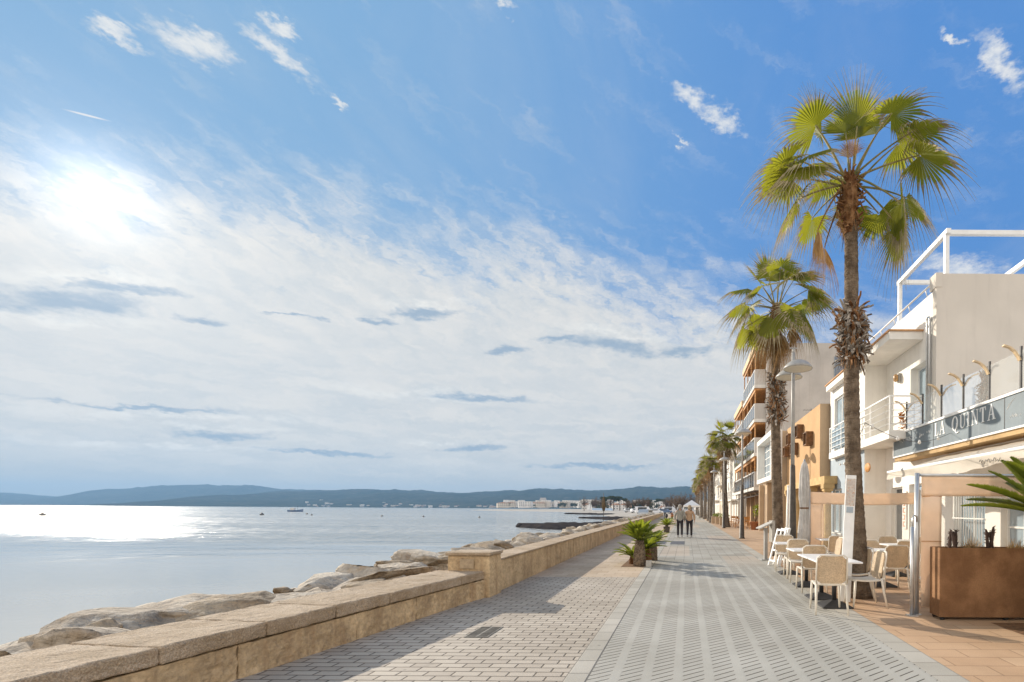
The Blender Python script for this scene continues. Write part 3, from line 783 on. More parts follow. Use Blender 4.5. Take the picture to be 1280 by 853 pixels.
# ------------------------------------------------------------------ on the water
def buoy(x, y, r, label):
    o = thing('mooring_buoy', label, 'buoy', (x, y, SEA), 0, 'mooring buoys in the bay')
    MB().lathe([(0,-r*.6),(r*.8,-r*.35),(r,0),(r*.8,r*.6),(r*.3,r),(0,r*1.02)], 12).build('float', dark_metal, o)
    MB().tube([(0,0,r*.9),(0,0,r*1.7)], r*.12, 6).build('stick', dark_metal, o)
Dp = lambda px, py: None
for x, y, r, lab in ((-205,163,.95,'dark buoy floating in the bright glitter of the sun'), (-170,205,.75,'dark buoy closest to the fishing boat, on its near side'), (-172,232,.5,'small buoy just below the fishing boat'),
                     (-150,205,.4,'tiny dark buoy past the fishing boat towards the beach'), (-113,190,.4,'tiny dark buoy in open water before the hazy hillside town'), (-95,185,.4,'tiny dark buoy midway along the open water'), (-72,178,.4,'tiny dark buoy off the tip of the seaweed bank'), (-34,110,.28,'little buoy floating close to the seaweed bank')):
    buoy(x, y, r, lab)
fb = thing('fishing_boat', 'small dark fishing boat with a low cabin far out on the bay', 'boat', (-252, 330, SEA), R(8))
b = MB()
st = [(-4.2,1.1,.9,1.2),(-2,1.45,.75,1.0),(1,1.45,.75,1.05),(3,1.0,.95,1.35),(4.6,.06,1.3,1.8)]
vs = []; fs = []
for x_, w_, lo, hi in st: vs += [(x_,-w_,hi),(x_,-w_*.7,-.3),(x_,w_*.7,-.3),(x_,w_,hi)]
for i in range(4):
    for k in range(3): fs.append((i*4+k,i*4+k+1,(i+1)*4+k+1,(i+1)*4+k))
    fs.append((i*4+3,i*4,(i+1)*4,(i+1)*4+3))
fs += [(0,1,2,3),(16,19,18,17)]
b.add(vs, fs); b.build('hull', car_blue, fb)
MB().box(-2.6,-.3,-.85,.85,1.0,2.5).build('cabin', white_wall_b, fb, bevel=.08)
MB().tube([(1.2,0,1),(1.2,0,3.9)], .07, 6).build('mast', dark_metal, fb)
sb = thing('sailboat', 'white sailing dinghy with sails up drawn up on the far beach', 'boat', (-98, 520, -1.5), R(20))
b = MB(); vs = []; fs = []
for x_, w_, hi in ((-3.2,.8,.7),(0,1.0,.6),(2.2,.6,.75),(3.6,.05,.95)): vs += [(x_,-w_,hi),(x_,-w_*.6,0),(x_,w_*.6,0),(x_,w_,hi)]
for i in range(3):
    for k in range(3): fs.append((i*4+k,i*4+k+1,(i+1)*4+k+1,(i+1)*4+k))
    fs.append((i*4+3,i*4,(i+1)*4,(i+1)*4+3))
fs += [(0,1,2,3),(12,15,14,13)]; b.add(vs, fs).build('hull', white_paint, sb)
MB().tube([(.4,0,.6),(.4,0,11.5)], .07, 6).build('mast', steel, sb)
b = MB(); b.add([(.3,.03,1.4),(-3.0,.25,1.5),(.3,.03,11.0),(-1.6,.35,5.5)], [(0,1,3),(0,3,2)], 0, True); b.build('mainsail', white_paint, sb)
b = MB(); b.add([(.6,0,9.2),(3.4,0,1.0),(.8,-.2,1.2)], [(0,1,2)], 0, True); b.build('jib', white_paint, sb)
for k, (x_, y_, lab) in enumerate(((-62, 395, 'boat under a pale blue tarpaulin laid up on the far beach'), (-72, 420, 'second boat under pale blue cover, just behind the first on the beach'))):
    o = thing('covered_boat', lab, 'boat', (x_, y_, -1.2), R(10*k), 'covered boats on the beach')
    MB().box(-5,5,-1.4,1.4,0,1.0).build('hull', white_paint, o, bevel=.3)
    MB().prism_x([(-1.5,1.02),(1.5,1.02),(0,2.6)], -5.2, 5.0).build('tarpaulin', tarp_blue, o)
# ------------------------------------------------------------------ the far town
rt = random.Random(12)
TOWN = 'houses of the far town across the bay'
wtown = [pm('far white render', (.74,.71,.66), .9, .08, .1, 0, 5), pm('far cream render', (.62,.55,.45), .9, .08, .1, 0, 5), pm('far grey render', (.46,.44,.43), .9, .08, .1, 0, 5)]
def town_house(w, d, storeys, pitched, mat, loc, rz, label, group=TOWN):
    o = thing('town_house', label, 'house', loc, rz, group)
    h = storeys*3.0
    b = MB().box(-w/2, w/2, -d/2, d/2, -3, h)
    if pitched: MB().prism_y([(-w/2-.4,h+.003),(w/2+.4,h+.003),(0,h+1.9)], -d/2-.4, d/2+.4).build('roof', roof_tile, o)
    else: MB().box(-w/2-.15,w/2+.15,-d/2-.15,d/2+.15,h+.003,h+.6).build('roof', mat, o)
    nx = max(2, int(w/3.2))
    for s in range(storeys):
        for k in range(nx):
            x = -w/2 + (k+.5)*w/nx; b.box(x-.6, x+.6, -d/2-.04, -d/2-.004, s*3+.8, s*3+2.3, 1)
        for k in range(2):
            yv = -d/4 + k*d/2; b.box(-w/2-.04, -w/2-.004, yv-.6, yv+.6, s*3+.8, s*3+2.3, 1)
    b.build('wall', [mat, dark_glass], o)
    return o
protos = []
specs = [(11,9,2,True,0),(14,10,3,False,0),(9,9,1,True,0),(18,11,3,False,1),(12,10,4,False,0),(10,9,2,False,2),(22,11,2,True,1)]
LB = {0:'white two storey house with a tiled roof in the far town across the bay',1:'white three storey flat roofed block in the far town across the bay',2:'small white single storey cottage in the far town across the bay',3:'long cream three storey block in the far town across the bay',4:'tall white four storey block in the far town across the bay',5:'small grey flat roofed house in the far town across the bay',6:'long low cream house with a red roof in the far town across the bay'}
first = {}
def put_house(k, x, y, z, rz):
    if k not in first:
        w_, d_, s_, pi_, mi = specs[k]
        first[k] = town_house(w_, d_, s_, pi_, wtown[mi], (x,y,z), rz, LB[k])
    else: dup(first[k], (x,y,z), rz)
# town along the curve of the bay: bearing tangent and distance
for i in range(150):
    tt = -.36 + .40*rt.random()
    d = rt.uniform(1000, 1380) if tt < -.2 else rt.uniform(620, 1150)
    x, y = tt*d, d
    if x < shore_x(d) + 18: continue
    put_house(rt.choice([0,1,1,2,3,4,4,5,6,0]), x, y, -.6 + max(0,d-620)*.012, rt.uniform(-.7,.7))
for i in range(64):                              # along the water's edge at the foot of the hills
    tt = rt.triangular(-.76,-.26,-.36); d = rt.uniform(2230, 2420); put_house(rt.choice([0,0,1,2,5,6,3]), tt*d, d, -.5 + max(0, d-2260)*.03, rt.uniform(-.6,.6))
for i in range(72):                              # climbing the hillside
    tt = -.75 + .85*rt.random(); d = rt.uniform(2300, 2900)
    put_house(rt.choice([0,0,1,2,5,6,4]), tt*d, d, 2 + max(0,(d-2260))*.055*rt.uniform(.75,1.0), rt.uniform(-.8,.8))
# the stepped hotel tower
tw = thing('tower_block', 'grey stepped apartment tower rising above the far town', 'tower block', (-364, 1300, 4), R(12))
b = MB(); zt = -4; 
for k, (w_, d_) in enumerate(((26,16),(26,16),(24,15),(22,14),(20,14),(18,13),(16,12),(14,11))):
    b.box(-w_/2, w_/2, -d_/2, d_/2, zt, zt+3.0 if k else zt+6); zt += 3.0 if k else 6.0
b.build('wall', wtown[2], tw)
b = MB()
for k in range(7): b.box(-8.5+k*.4, 8.5-k*.4, -9.2+k*.35, -8.9+k*.35, 2.4+k*3, 3.2+k*3)
b.build('balcony', wtown[0], tw)
# trees of the far shore
def leaf_cloud(b, c, rx, ry, rz, n, s, rg, m=0):
    for _ in range(n):
        while True:
            q = Vector((rg.uniform(-1,1), rg.uniform(-1,1), rg.uniform(-1,1)))
            if .35 < q.length < 1: break
        q = Vector((q.x*rx, q.y*ry, q.z*rz)) + Vector(c)
        a = Vector((rg.gauss(0,1), rg.gauss(0,1), rg.gauss(0,1))).normalized(); u = a.orthogonal().normalized(); w_ = a.cross(u)
        k = s*rg.uniform(.6,1.4)
        b.add([q-u*k, q+w_*k*.6, q+u*k, q-w_*k*.6], [(0,1,2,3)], m)
def far_tree(style, seed):
    rg = random.Random(seed); b = MB(); tr = MB()
    if style == 'pine':
        tr.tube([(0,0,-1),(.2,0,4),(.1,.1,8.5)], [.35,.28,.18], 7)
        for k in range(7): leaf_cloud(b, (rg.uniform(-3.4,3.4), rg.uniform(-3,3), 8.6+rg.uniform(-1,1.3)), 2.0, 2.0, .9, 170, .38, rg)
    elif style == 'bush':
        tr.tube([(0,0,-1),(.1,0,2.5)], [.25,.15], 6)
        for k in range(8): leaf_cloud(b, (rg.uniform(-2.6,2.6), rg.uniform(-2,2), 3.0+rg.uniform(-1.3,1.8)), 1.5, 1.5, 1.2, 120, .34, rg)
    else:
        tr.tube([(0,0,-1),(.1,0,3.2)], [.22,.14], 6)
        for k in range(60):
            a = rg.uniform(0,6.28); e = rg.uniform(.5,1.5); L = rg.uniform(2.2,4.6); p0 = Vector((.05,0,rg.uniform(1.6,3.2)))
            d = Vector((math.cos(a)*math.cos(e), math.sin(a)*math.cos(e), math.sin(e)))
            b.tube([p0, p0+d*L*.5+Vector((0,0,.2)), p0+d*L], [.07,.045,.015], 4)
            leaf_cloud(b, p0+d*L*.85, .6, .6, .6, 10, .13, rg)
    return b, tr
tree_first = {}
TL = {'pine':'dark umbrella pine rising among the houses of the far town', 'bush':'dark green bushy tree among the houses of the far town', 'bare':'bare brown tree standing near the far end of the promenade'}
def put_tree(style, x, y, z, s, rz):
    if style not in tree_first:
        cb, tr = far_tree(style, {'pine':5,'bush':6,'bare':9}[style])
        o = thing({'pine':'pine_tree','bush':'bushy_tree','bare':'bare_tree'}[style], TL[style], 'tree', (x,y,z), rz, {'pine':'pines in the far town','bush':'bushy trees in the far town','bare':'bare trees near the end of the promenade'}[style])
        cb.build('crown', far_brown if style == 'bare' else far_green, o, fix=False); tr.build('trunk', bark_grey, o)
        o.scale = (s,s,s); tree_first[style] = o
    else: dup(tree_first[style], (x,y,z), rz, scale=s)
for tt, d, s in ((-.155,450,1.1),(-.142,460,1.2),(-.13,452,1.15),(-.118,455,1.0),(-.165,470,.9),(-.07,520,1.0),(-.045,560,1.1),(-.02,480,.9),(-.055,580,1.2)): put_tree('pine', tt*d, d, -.2, s, rt.uniform(0,6))
for i in range(60):
    tt = rt.uniform(-.36,.02); d = rt.uniform(950,1350) if tt < -.2 else rt.uniform(470,1000)
    if tt*d < shore_x(d)+14: continue
    put_tree('bush', tt*d, d, -.5+(d-430)*.006, rt.uniform(.8,1.6), rt.uniform(0,6))
for tt, d, s in ((-.10,260,1.05),(-.085,270,1.15),(-.075,300,1.2),(-.115,290,1.0),(-.02,200,1.0),(-.005,190,1.1),(.01,210,1.15),(-.03,230,1.2),(-.012,165,.9),*[(rt.uniform(-.2,.0), rt.uniform(420,640), rt.uniform(1.2,1.9)) for _ in range(16)]): put_tree('bare', tt*d, d, -.3, s, rt.uniform(0,6))

# parked cars by the harbour car park
def make_car(label, body, loc, rz, van=False):
    o = thing('parked_van' if van else 'parked_car', label, 'van' if van else 'car', loc, rz, 'vehicles parked beyond the end of the wall')
    L, Wd = (5.0,1.9) if van else (4.2,1.75); H = 2.1 if van else 1.45
    prof = [(-L/2,.35),(L/2,.35),(L/2,.80),(L*.30,.95),(L*.18,H),(-L*.42,H),(-L/2,.95)] if not van else [(-L/2,.35),(L/2,.35),(L/2,1.0),(L*.38,1.15),(L*.27,H),(-L/2,H)]
    b = MB(); n_ = len(prof); vs = []
    for s in (-1, 1): vs += [(x_, s*Wd/2*(.86 if z_ > 1.2 else 1), z_) for x_, z_ in prof]
    b.add(vs, [tuple(range(n_)), tuple(reversed(range(n_,2*n_)))] + [(i, i+n_, (i+1)%n_+n_, (i+1)%n_) for i in range(n_)])
    b.build('body', body, o, bevel=.06)
    b = MB()
    for s in (-1,1): b.box(-L*.36, L*.16, s*Wd/2*.93, s*Wd/2*.965, 1.0, H-.15)
    b.box(-L/2-.01,-L/2+.05,-Wd*.36,Wd*.36,1.02,H-.2) if van else None
    b.build('side_window', dark_glass, o)
    for x_ in (-L*.31, L*.31):
        for s in (-1,1):
            wm = MB(); wm.tube([(x_, s*(Wd/2-.2), .32),(x_, s*(Wd/2+.012), .32)], .32, 14); wo_ = wm.build('wheel', rubber, o)
            MB().tube([(x_, s*(Wd/2+.0125), .32),(x_, s*(Wd/2+.02), .32)], .19, 12).build('hubcap', steel, wo_)
for lab, mt, x_, y_, rz, vn in (('white van parked in front of the bare trees beyond the wall', car_white, -12.5, 150, .2, True), ('white car next to the white van beyond the wall', car_white, -9.0, 152, .1, False), ('blue car parked between the white vehicles and the harbour houses', car_blue, -6.5, 158, -.1, False),
                                ('silver car with its roof showing just over the end of the wall', car_grey, -6.4, 82, R(80), False), ('white car parked farthest along the beach road', car_white, -17, 175, .4, False), ('white van parked behind the blue car', car_white, -5.5, 170, 0, True), ('silver car on the beach road behind the seaweed bank', car_grey, -21, 190, .3, False)):
    make_car(lab, mt, (x_, y_, -.05), rz, vn)
# scooters near the end of the wall
def scooter(label, x, y, rz, paint):
    o = thing('parked_scooter', label, 'scooter', (x,y,0), rz, 'scooters parked at the end of the wall')
    for yv in (-.62,.62):
        wm = MB(); pts = [(0, yv+.2*math.cos(a), .25+.2*math.sin(a)) for a in [k*math.pi/7 for k in range(15)]]
        wm.tube(pts, .055, 7, cap=False); wm.tube([(-.05,yv,.25),(.05,yv,.25)], .13, 10); wm.build('wheel', rubber, o)
    MB().prism_x([(-.85,.5),(-.75,.3),(.2,.22),(.4,.25),(.55,.75),(.45,.95),(.35,.6),(.25,.36),(-.05,.36),(-.15,.68),(-.8,.68)], -.17, .17).build('body', paint, o, bevel=.03)
    MB().box(-.15,.15,-.78,-.1,.69,.80).build('seat', rubber, o, bevel=.03)
    MB().tube([(-.33,.36,1.05),(0,.43,1.0),(.33,.36,1.05)], .02, 6).build('handlebar', dark_metal, o)
scooter('black scooter parked near the end of the sea wall beside the walking couple', -3.0, 74, .25, cast_iron)
scooter('black scooter with an orange panel, beside the other scooter by the wall', -2.1, 75, .1, pm('orange scooter paint', (.35,.13,.04), .3, .05))
# white pavilion tent at the far end of the promenade
tn = thing('gazebo_tent', 'white peaked gazebo tent at the far end under the palms', 'tent', (.85, 83, 0))
for sx_ in (-1.25,1.25):
    for sy_ in (-1.25,1.25): MB().tube([(sx_,sy_,0),(sx_,sy_,2.1)], .04, 8).build('leg', steel, tn)
b = MB(); b.add([(-1.35,-1.35,2.05),(1.35,-1.35,2.05),(1.35,1.35,2.05),(-1.35,1.35,2.05),(0,0,2.95),(-1.35,-1.35,1.8),(1.35,-1.35,1.8),(1.35,1.35,1.8),(-1.35,1.35,1.8)], [(0,1,4),(1,2,4),(2,3,4),(3,0,4),(5,6,1,0),(6,7,2,1),(7,8,3,2),(8,5,0,3)])
b.build('canopy', white_paint, tn)
# the air over the bay
hz = MB().box(-8000, 3600, -60, 6200, -4.5, 250)
hm = bpy.data.materials.new('haze'); hm.use_nodes = True; hm.node_tree.nodes.clear()
th = NT(hm.node_tree); oh = th.node('ShaderNodeOutputMaterial'); vh = th.node('ShaderNodeVolumePrincipled')
vh.inputs['Color'].default_value = (HAZE_COL[0], HAZE_COL[1], HAZE_COL[2], 1); vh.inputs['Density'].default_value = HAZE_D; vh.inputs['Anisotropy'].default_value = .2
th.l.new(vh.outputs[0], oh.inputs['Volume'])
ho = kind(hz.build('haze', hm), 'stuff')
# ------------------------------------------------------------------ fan palms
def fan_frond(b, hub, phi, th, Lp, Rb, rg, dead=0, nseg=44, droop=1.0, fill=.55):
    """one fan leaf: stalk, pleated blade, thread-like drooping tips.  materials 0 leaf 1 tip 2 stalk 3 dead"""
    out = Vector((math.cos(phi), math.sin(phi), 0)); Z = Vector((0,0,1))
    pts = []; p = Vector(hub) + out*.06; a = th; n = 7
    for i in range(n):
        pts.append(p.copy()); d = out*math.cos(a) + Z*math.sin(a); p = p + d*(Lp/(n-1)); a -= rg.uniform(.02,.07)*droop*(1.2 if th < 1.0 else .5)
    b.tube(pts, [.022-.0018*i for i in range(n)], 5, 3 if dead else 2, cap=False)
    bend = -.05 if th > 1.0 else .45
    base = pts[-1]; tdir = (out*math.cos(a-bend) + Z*math.sin(a-bend)).normalized()
    side0 = Vector((-out.y, out.x, 0)); roll = rg.uniform(-.45,.45); side = (side0*math.cos(roll) + tdir.cross(side0)*math.sin(roll)).normalized()
    nrm = side.cross(tdir).normalized()
    if nrm.z < 0 and not dead: nrm = -nrm
    upright = th > 1.0 and not dead
    span = R(60) if dead else R(rg.uniform(70,84)) if upright else R(rg.uniform(104,122))
    st = [.03,.2,.42,fill,.72,.84,.93,1.0]
    for k in range(nseg):
        al = -span + 2*span*(k+.5)/nseg
        dal = 2*span/nseg
        Rk = Rb*(1 - .22*(abs(al)/span)**2)*rg.uniform(.93,1.06)
        ragged = fill*rg.uniform(.86,1.10)
        d = tdir*math.cos(al) + side*math.sin(al)
        lat = d.cross(nrm).normalized()
        dr = rg.uniform(.7,1.35)*droop*(.28 if upright else 1); sw = rg.uniform(-.10,.10)
        vs = []; ms = []
        for i, s_ in enumerate(st):
            r = Rk*s_
            q = base + d*r - nrm*(abs(math.sin(al))**1.5*(-.25 if upright else .16)*r + (.05*r if not dead else 0)) + lat*sw*max(0, s_-.5)*Rk*.8
            over = max(0.0, s_-.45)
            q = q - Z*(dr*.62*over**2.0*Rb*1.25 + (.22*s_*s_*Rb if dead else .05*s_*s_*Rb))
            if s_ <= ragged: w = r*math.tan(dal/2)*1.04
            else: w = max(.0016, Rk*ragged*math.tan(dal/2)*(1-(s_-ragged)/(1.05-ragged))**1.6*.5)
            pl = nrm*(w*.75 if k % 2 else -w*.75)
            if dead: w *= .85
            vs += [q - lat*w + pl, q + lat*w - pl]
            ms.append(3 if dead else (0 if s_ < ragged + .06 else 1))
        fs = [(2*i, 2*i+1, 2*i+3, 2*i+2) for i in range(len(st)-1)]
        o = len(b.v); b.v.extend(tuple(x) for x in vs)
        for i, f in enumerate(fs):
            b.f.append(tuple(j+o for j in f)); b.m.append(ms[i+1]); b.s.append(False)
PALM_MATS = [leaf_palm, leaf_tip, petiole_mat, leaf_dead]
def trunk_mb(H, r0, r1, lean, seed, flare=1.6):
    rg = random.Random(seed); b = MB(); n = int(H/.055); pts = []; rad = []
    for i in range(n+1):
        u = i/n; z = u*H
        pts.append((lean[0]*u + .04*math.sin(u*5+seed), lean[1]*u + .03*math.sin(u*4+2*seed), z))
        r = r0 + (r1-r0)*u
        r *= 1 + (flare-1)*math.exp(-z/.55) + .02*math.sin(z*3+seed)
        r *= 1 + (.030 if i % 2 else -.022)*(1 if i % 4 else .5)
        rad.append(r)
    b.tube(pts, rad, 18, 0, cap=True, jit=.028, rg=rg)
    b.pts = pts
    return b
def boots_mb(z0, z1, cx, cy, r, seed, n, big=1.0, up=True):
    """criss-cross stubs of old leaf bases"""
    rg = random.Random(seed); b = MB()
    for k in range(n):
        u = rg.random(); z = z0 + (z1-z0)*u; a = k*2.399 + rg.uniform(-.3,.3)
        e = rg.uniform(.35,1.15) if rg.random() < .75 else rg.uniform(-.9,.2)
        L = rg.uniform(.12,.27)*big; w = rg.uniform(.014,.042)*big
        out = Vector((math.cos(a), math.sin(a), 0)); d = out*math.cos(e) + Vector((0,0,math.sin(e))); sd_ = Vector((-out.y, out.x, 0))
        p = Vector((cx, cy, z)) + out*r*.82
        curl = rg.uniform(-.20,.06)*big; up_ = d.cross(sd_)
        vs = []
        for i, s_ in enumerate((0,.4,.75,1.0)):
            q = p + d*L*s_ + Vector((0,0,curl*s_*s_)) + sd_*rg.uniform(-.02,.02)*s_
            wi = w*(1.25 - .75*s_) ; tk = .012
            vs += [q - sd_*wi - up_*tk, q + sd_*wi - up_*tk, q + sd_*wi*.6 + up_*tk, q - sd_*wi*.6 + up_*tk]
        fs = []
        for i in range(3):
            for j in range(4): fs.append((i*4+j, i*4+(j+1)%4, (i+1)*4+(j+1)%4, (i+1)*4+j))
        fs += [(3,2,1,0),(12,13,14,15)]
        b.add(vs, fs, rg.choice([0,0,1]))
    # loose fibres
    for k in range(int(n*.8)):
        a = rg.uniform(0,6.28); z = rg.uniform(z0, z1); p = Vector((cx+r*math.cos(a), cy+r*math.sin(a), z))
        q = p + Vector((math.cos(a)*rg.uniform(.02,.12), math.sin(a)*rg.uniform(.02,.12), -rg.uniform(.1,.28)))
        s_ = Vector((-math.sin(a), math.cos(a), 0))*rg.uniform(.004,.012)
        b.add([p-s_, p+s_, q+s_*.4, q-s_*.4], [(0,1,2,3)], 1)
    return b
def fan_palm(label, loc, H, r0, r1, lean, seed, fronds, skirt=None, dead=6, rb=.92, lp=.95, group=None, tmat=bark, single_crown=False, nseg=44):
    o = thing('fan_palm', label, 'palm tree', loc, 0, group)
    rg = random.Random(seed)
    tb = trunk_mb(H, r0, r1, lean, seed); tb.build('trunk', tmat, o)
    hub = Vector(tb.pts[-1])
    # fibrous head with stubs of cut stalks
    hb = MB(); prof = [(r1*1.0,-1.0),(r1*1.15,-.75),(r1*1.3,-.45),(r1*1.25,-.2),(r1*1.1,.0),(r1*.55,.12),(0.01,.16)]
    hb.lathe(prof, 14, hub, 0)
    bb = boots_mb(hub.z-.95, hub.z+.02, hub.x, hub.y, r1*1.25, seed+3, 110, .8)
    hb.add(bb.v, bb.f, 0); hb.build('head', [fibre], o)
    if skirt:
        z0, z1, n, rr = skirt
        u = (z0+z1)/2/H; cx, cy = lean[0]*u, lean[1]*u
        boots_mb(z0, z1, cx, cy, rr, seed+9, n, 1.0).build('old_leaf_base', [boots_mat, fibre], o)
    cb = MB()
    for (phi, th, l, r_, dd) in fronds:
        b = cb if single_crown else MB()
        fan_frond(b, hub + Vector((0,0,rg.uniform(-.2,.05))), phi, th, lp*l, rb*r_, rg, dead=dd, nseg=nseg)
        if not single_crown: b.build('dead_frond' if dd else 'frond', PALM_MATS, o, fix=False)
    if single_crown: cb.build('crown', PALM_MATS, o, fix=False)
    return o
def spray(seed, n_up, n_mid, n_low, n_dead):
    rg = random.Random(seed); L = []
    def ring(n, e0, e1, dd, l0=.85, l1=1.1):
        ph = rg.uniform(0, 6.28)
        for k in range(n): L.append((ph + 2*math.pi*k/n + rg.uniform(-.25,.25), rg.uniform(e0,e1), rg.uniform(l0,l1), rg.uniform(.88,1.08), dd))
    ring(n_up, .85, 1.45, 0, .9, 1.15); ring(n_mid, .35, .85, 0); ring(n_low, -.45, .15, 0); ring(n_dead, -1.3, -.8, 1, .6, .95)
    return L
# nearest palm: leaf directions read from the photo (0 = away from the sea, pi = seaward)
F1 = [(-1.2,1.50,.86,1.12,0),(2.6,1.20,1.0,1.05,0),(.40,1.14,1.05,1.12,0),(1.5,1.35,.95,1.0,0),(.05,.92,1.05,.95,0),(2.95,.72,.95,.95,0),(3.25,.34,1.02,1.0,0),(2.75,.52,1.0,1.0,0),
      (5.95,.30,.98,1.08,0),(.35,.20,1.08,1.0,0),(.6,-.15,.72,.8,0),(5.9,-.55,.92,1.05,0),(.1,-.62,1.05,1.05,0),(3.05,-.12,.85,.95,0),(3.7,.08,.95,.85,0),
      (1.7,.75,.95,.95,0),(1.2,.3,.8,.8,0),(2.0,.1,.9,.9,0),(-.9,.95,.9,.9,0),(2.2,.85,.95,.9,0),(-.4,.62,1.0,.95,0),(3.6,.95,.95,.95,0),(-2.6,.25,.85,.9,0),(.9,1.3,1.0,1.0,0),(4.4,1.28,.25,.55,1),(3.3,-.95,1.0,.72,1),(3.0,-1.2,.5,.5,1),(2.2,-.9,.9,.7,1)]
fan_palm('tallest fan palm, nearest to the camera, rising beside the white cafe tables', (3.09,9.1,0), 7.48, .158, .106, (-.23,.1), 3, F1, skirt=(4.2,5.15,330,.175), rb=.95, lp=1.12, nseg=56)
F2 = spray(14, 8, 9, 9, 8)
fan_palm('second fan palm with brown drooping lower leaves, standing beside the nearest lamp post', (3.03,17.1,0), 8.35, .18, .132, (-.05,.1), 8, F2, skirt=(4.45,6.1,360,.225), rb=1.12, lp=1.15)
# the row that runs on along the promenade
rp = random.Random(31)
LBP = ['third fan palm of the row, bushy and broad, standing just behind the third lamp post', 'fan palm just beyond the third lamp post, with a shaggy brown skirt', 'slim fan palm between the broad one and the far clump', 'fan palm in the far clump with a yellowish green crown', 'fan palm in the far clump, standing over the white gazebo tent',
       'fan palm near the far end of the row, half hidden by its neighbours', 'fan palm second from the far end of the row', 'fan palm at the very far end of the row', ]
for i, (x, y, h, s) in enumerate(((3.35,43.5,7.4,1.0),(2.85,57,6.9,.95),(3.0,66,7.0,.95),(2.8,76,6.9,.95),(2.65,88,6.7,.95),(2.8,100,6.9,.95),(2.7,113,6.9,.95),(2.6,128,6.8,.95))):
    fan_palm(LBP[i], (x,y,0), h, .24, .21, (rp.uniform(-.2,.2), rp.uniform(-.2,.2)), 40+i, spray(60+i, 7, 10, 9, 13), skirt=(h*.55,h*.86,90,.30), rb=1.15*s, lp=.95*s, tmat=bark_grey, single_crown=True, nseg=26, group='fan palms in the row along the promenade')

# ------------------------------------------------------------------ cycads
def cycad_crown(seed, n, L, rg=None, up=(.25,1.35), arch=1.0, pairs=30):
    rg = random.Random(seed); b = MB(); Z = Vector((0,0,1))
    for k in range(n):
        phi = k*2.39996 + rg.uniform(-.2,.2); a = up[0] + (up[1]-up[0])*((k+.5)/n)**.8 + rg.uniform(-.1,.1)
        out = Vector((math.cos(phi), math.sin(phi), 0)); side = Vector((-out.y, out.x, 0)); Lk = L*rg.uniform(.85,1.08)
        pts = []; p = out*.04; N = 10; aa = a
        for i in range(N+1): pts.append(p.copy()); p = p + (out*math.cos(aa) + Z*math.sin(aa))*(Lk/N); aa -= rg.uniform(.05,.10)*arch
        b.tube(pts, [.010-.0007*i for i in range(N+1)], 4, 0, cap=False)
        for j in range(pairs):
            s_ = .14 + .86*j/pairs; f = s_*N; i = min(int(f), N-1); q = pts[i].lerp(pts[i+1], f-i); d = (pts[i+1]-pts[i]).normalized(); nn = side.cross(d).normalized()
            ll = Lk*.20*math.sin(math.pi*min(1,(s_*.93+.05)))**.6*rg.uniform(.9,1.1)
            for sg in (-1,1):
                dd = (side*sg*.85 + d*.55 + nn*(-.28 if nn.z < 0 else .28)).normalized(); w = d*.0115*(Lk/.75)
                b.add([q-w, q+w, q+dd*ll*.6+w*.8, q+dd*ll, q+dd*ll*.6-w*.8], [(0,1,2,3,4)], 0)
    return b
def cycad_trunk(h, r, seed):
    b = MB(); rg = random.Random(seed)
    b.tube([(0,0,-.05),(0,0,h*.25),(.01,0,h*.6),(0,.01,h*.88),(0,0,h)], [r*1.12,r*1.14,r*1.0,r*.78,r*.5], 16, 0)
    for k in range(int(200*h/.7)):
        z = h*.98*((k+.5)/(200*h/.7)); a = k*2.39996; rr = r*(1.14-.12*z/h if z < h*.5 else 1.05-.35*(z/h-.5)*2)
        out = Vector((math.cos(a), math.sin(a), 0)); M_ = Matrix.Translation(out*rr*.97 + Vector((0,0,z))) @ (out*.75+Vector((0,0,.7))).to_track_quat('Z','Y').to_matrix().to_4x4()
        b.obox(M_, .045, .03, .055, 0, .5)
    return b
cy = thing('cycad', 'largest cycad with a thick scaly trunk and broad fern like crown in the soil bed', 'cycad', (-1.25,13.75,0))
cycad_trunk(.70,.135,1).build('trunk', cycad_bark, cy); o = cycad_crown(3, 56, .63, up=(.42,1.42), arch=.8, pairs=34).build('crown', leaf_cycad, cy, fix=False); o.location = (0,0,.68)
cy2 = thing('cycad', 'smaller yellow green cycad with a reddish brown trunk, right behind the largest one', 'cycad', (-1.12,14.5,0))
cycad_trunk(.42,.12,2).build('trunk', fibre, cy2); o = cycad_crown(5, 30, .54, up=(.35,1.2), arch=.8).build('crown', leaf_cycad, cy2, fix=False); o.location = (0,0,.40)
cy3 = thing('cycad', 'cycad with leaves fanning towards the walkers, at the back of the soil bed', 'cycad', (-.98,15.3,0))
cycad_trunk(.55,.10,4).build('trunk', cycad_bark, cy3); o = cycad_crown(7, 28, .52, up=(.3,1.2), arch=.8).build('crown', leaf_cycad, cy3, fix=False); o.location = (0,0,.53)
cy4 = thing('cycad', 'low yellow green cycad leaning out on the seaward side of the soil bed', 'cycad', (-1.47,14.25,0))
cycad_trunk(.22,.09,6).build('trunk', fibre, cy4); o = cycad_crown(9, 26, .56, up=(.3,1.1)).build('crown', leaf_cycad, cy4, fix=False); o.location = (0,0,.20)
sb_ = thing('stone_block', 'small pale concrete block with a dark dish on it by the cycad bed', 'stone block', (-.99,13.62,0))
MB().box(-.075,.075,-.075,.075,0,.165).build('block', concrete, sb_, bevel=.01)
tag(MB().lathe([(0,.0),(.10,.005),(.125,.03),(.12,.035),(.09,.014),(0,.012)], 18).build('dish', cast_iron, loc=(-.99,13.62,.168)), 'dark dish lying on the small concrete block', 'dish')
pl = thing('square_planter', 'dark square planter on the paving beyond the inspection covers', 'planter', (-1.26,33,0))
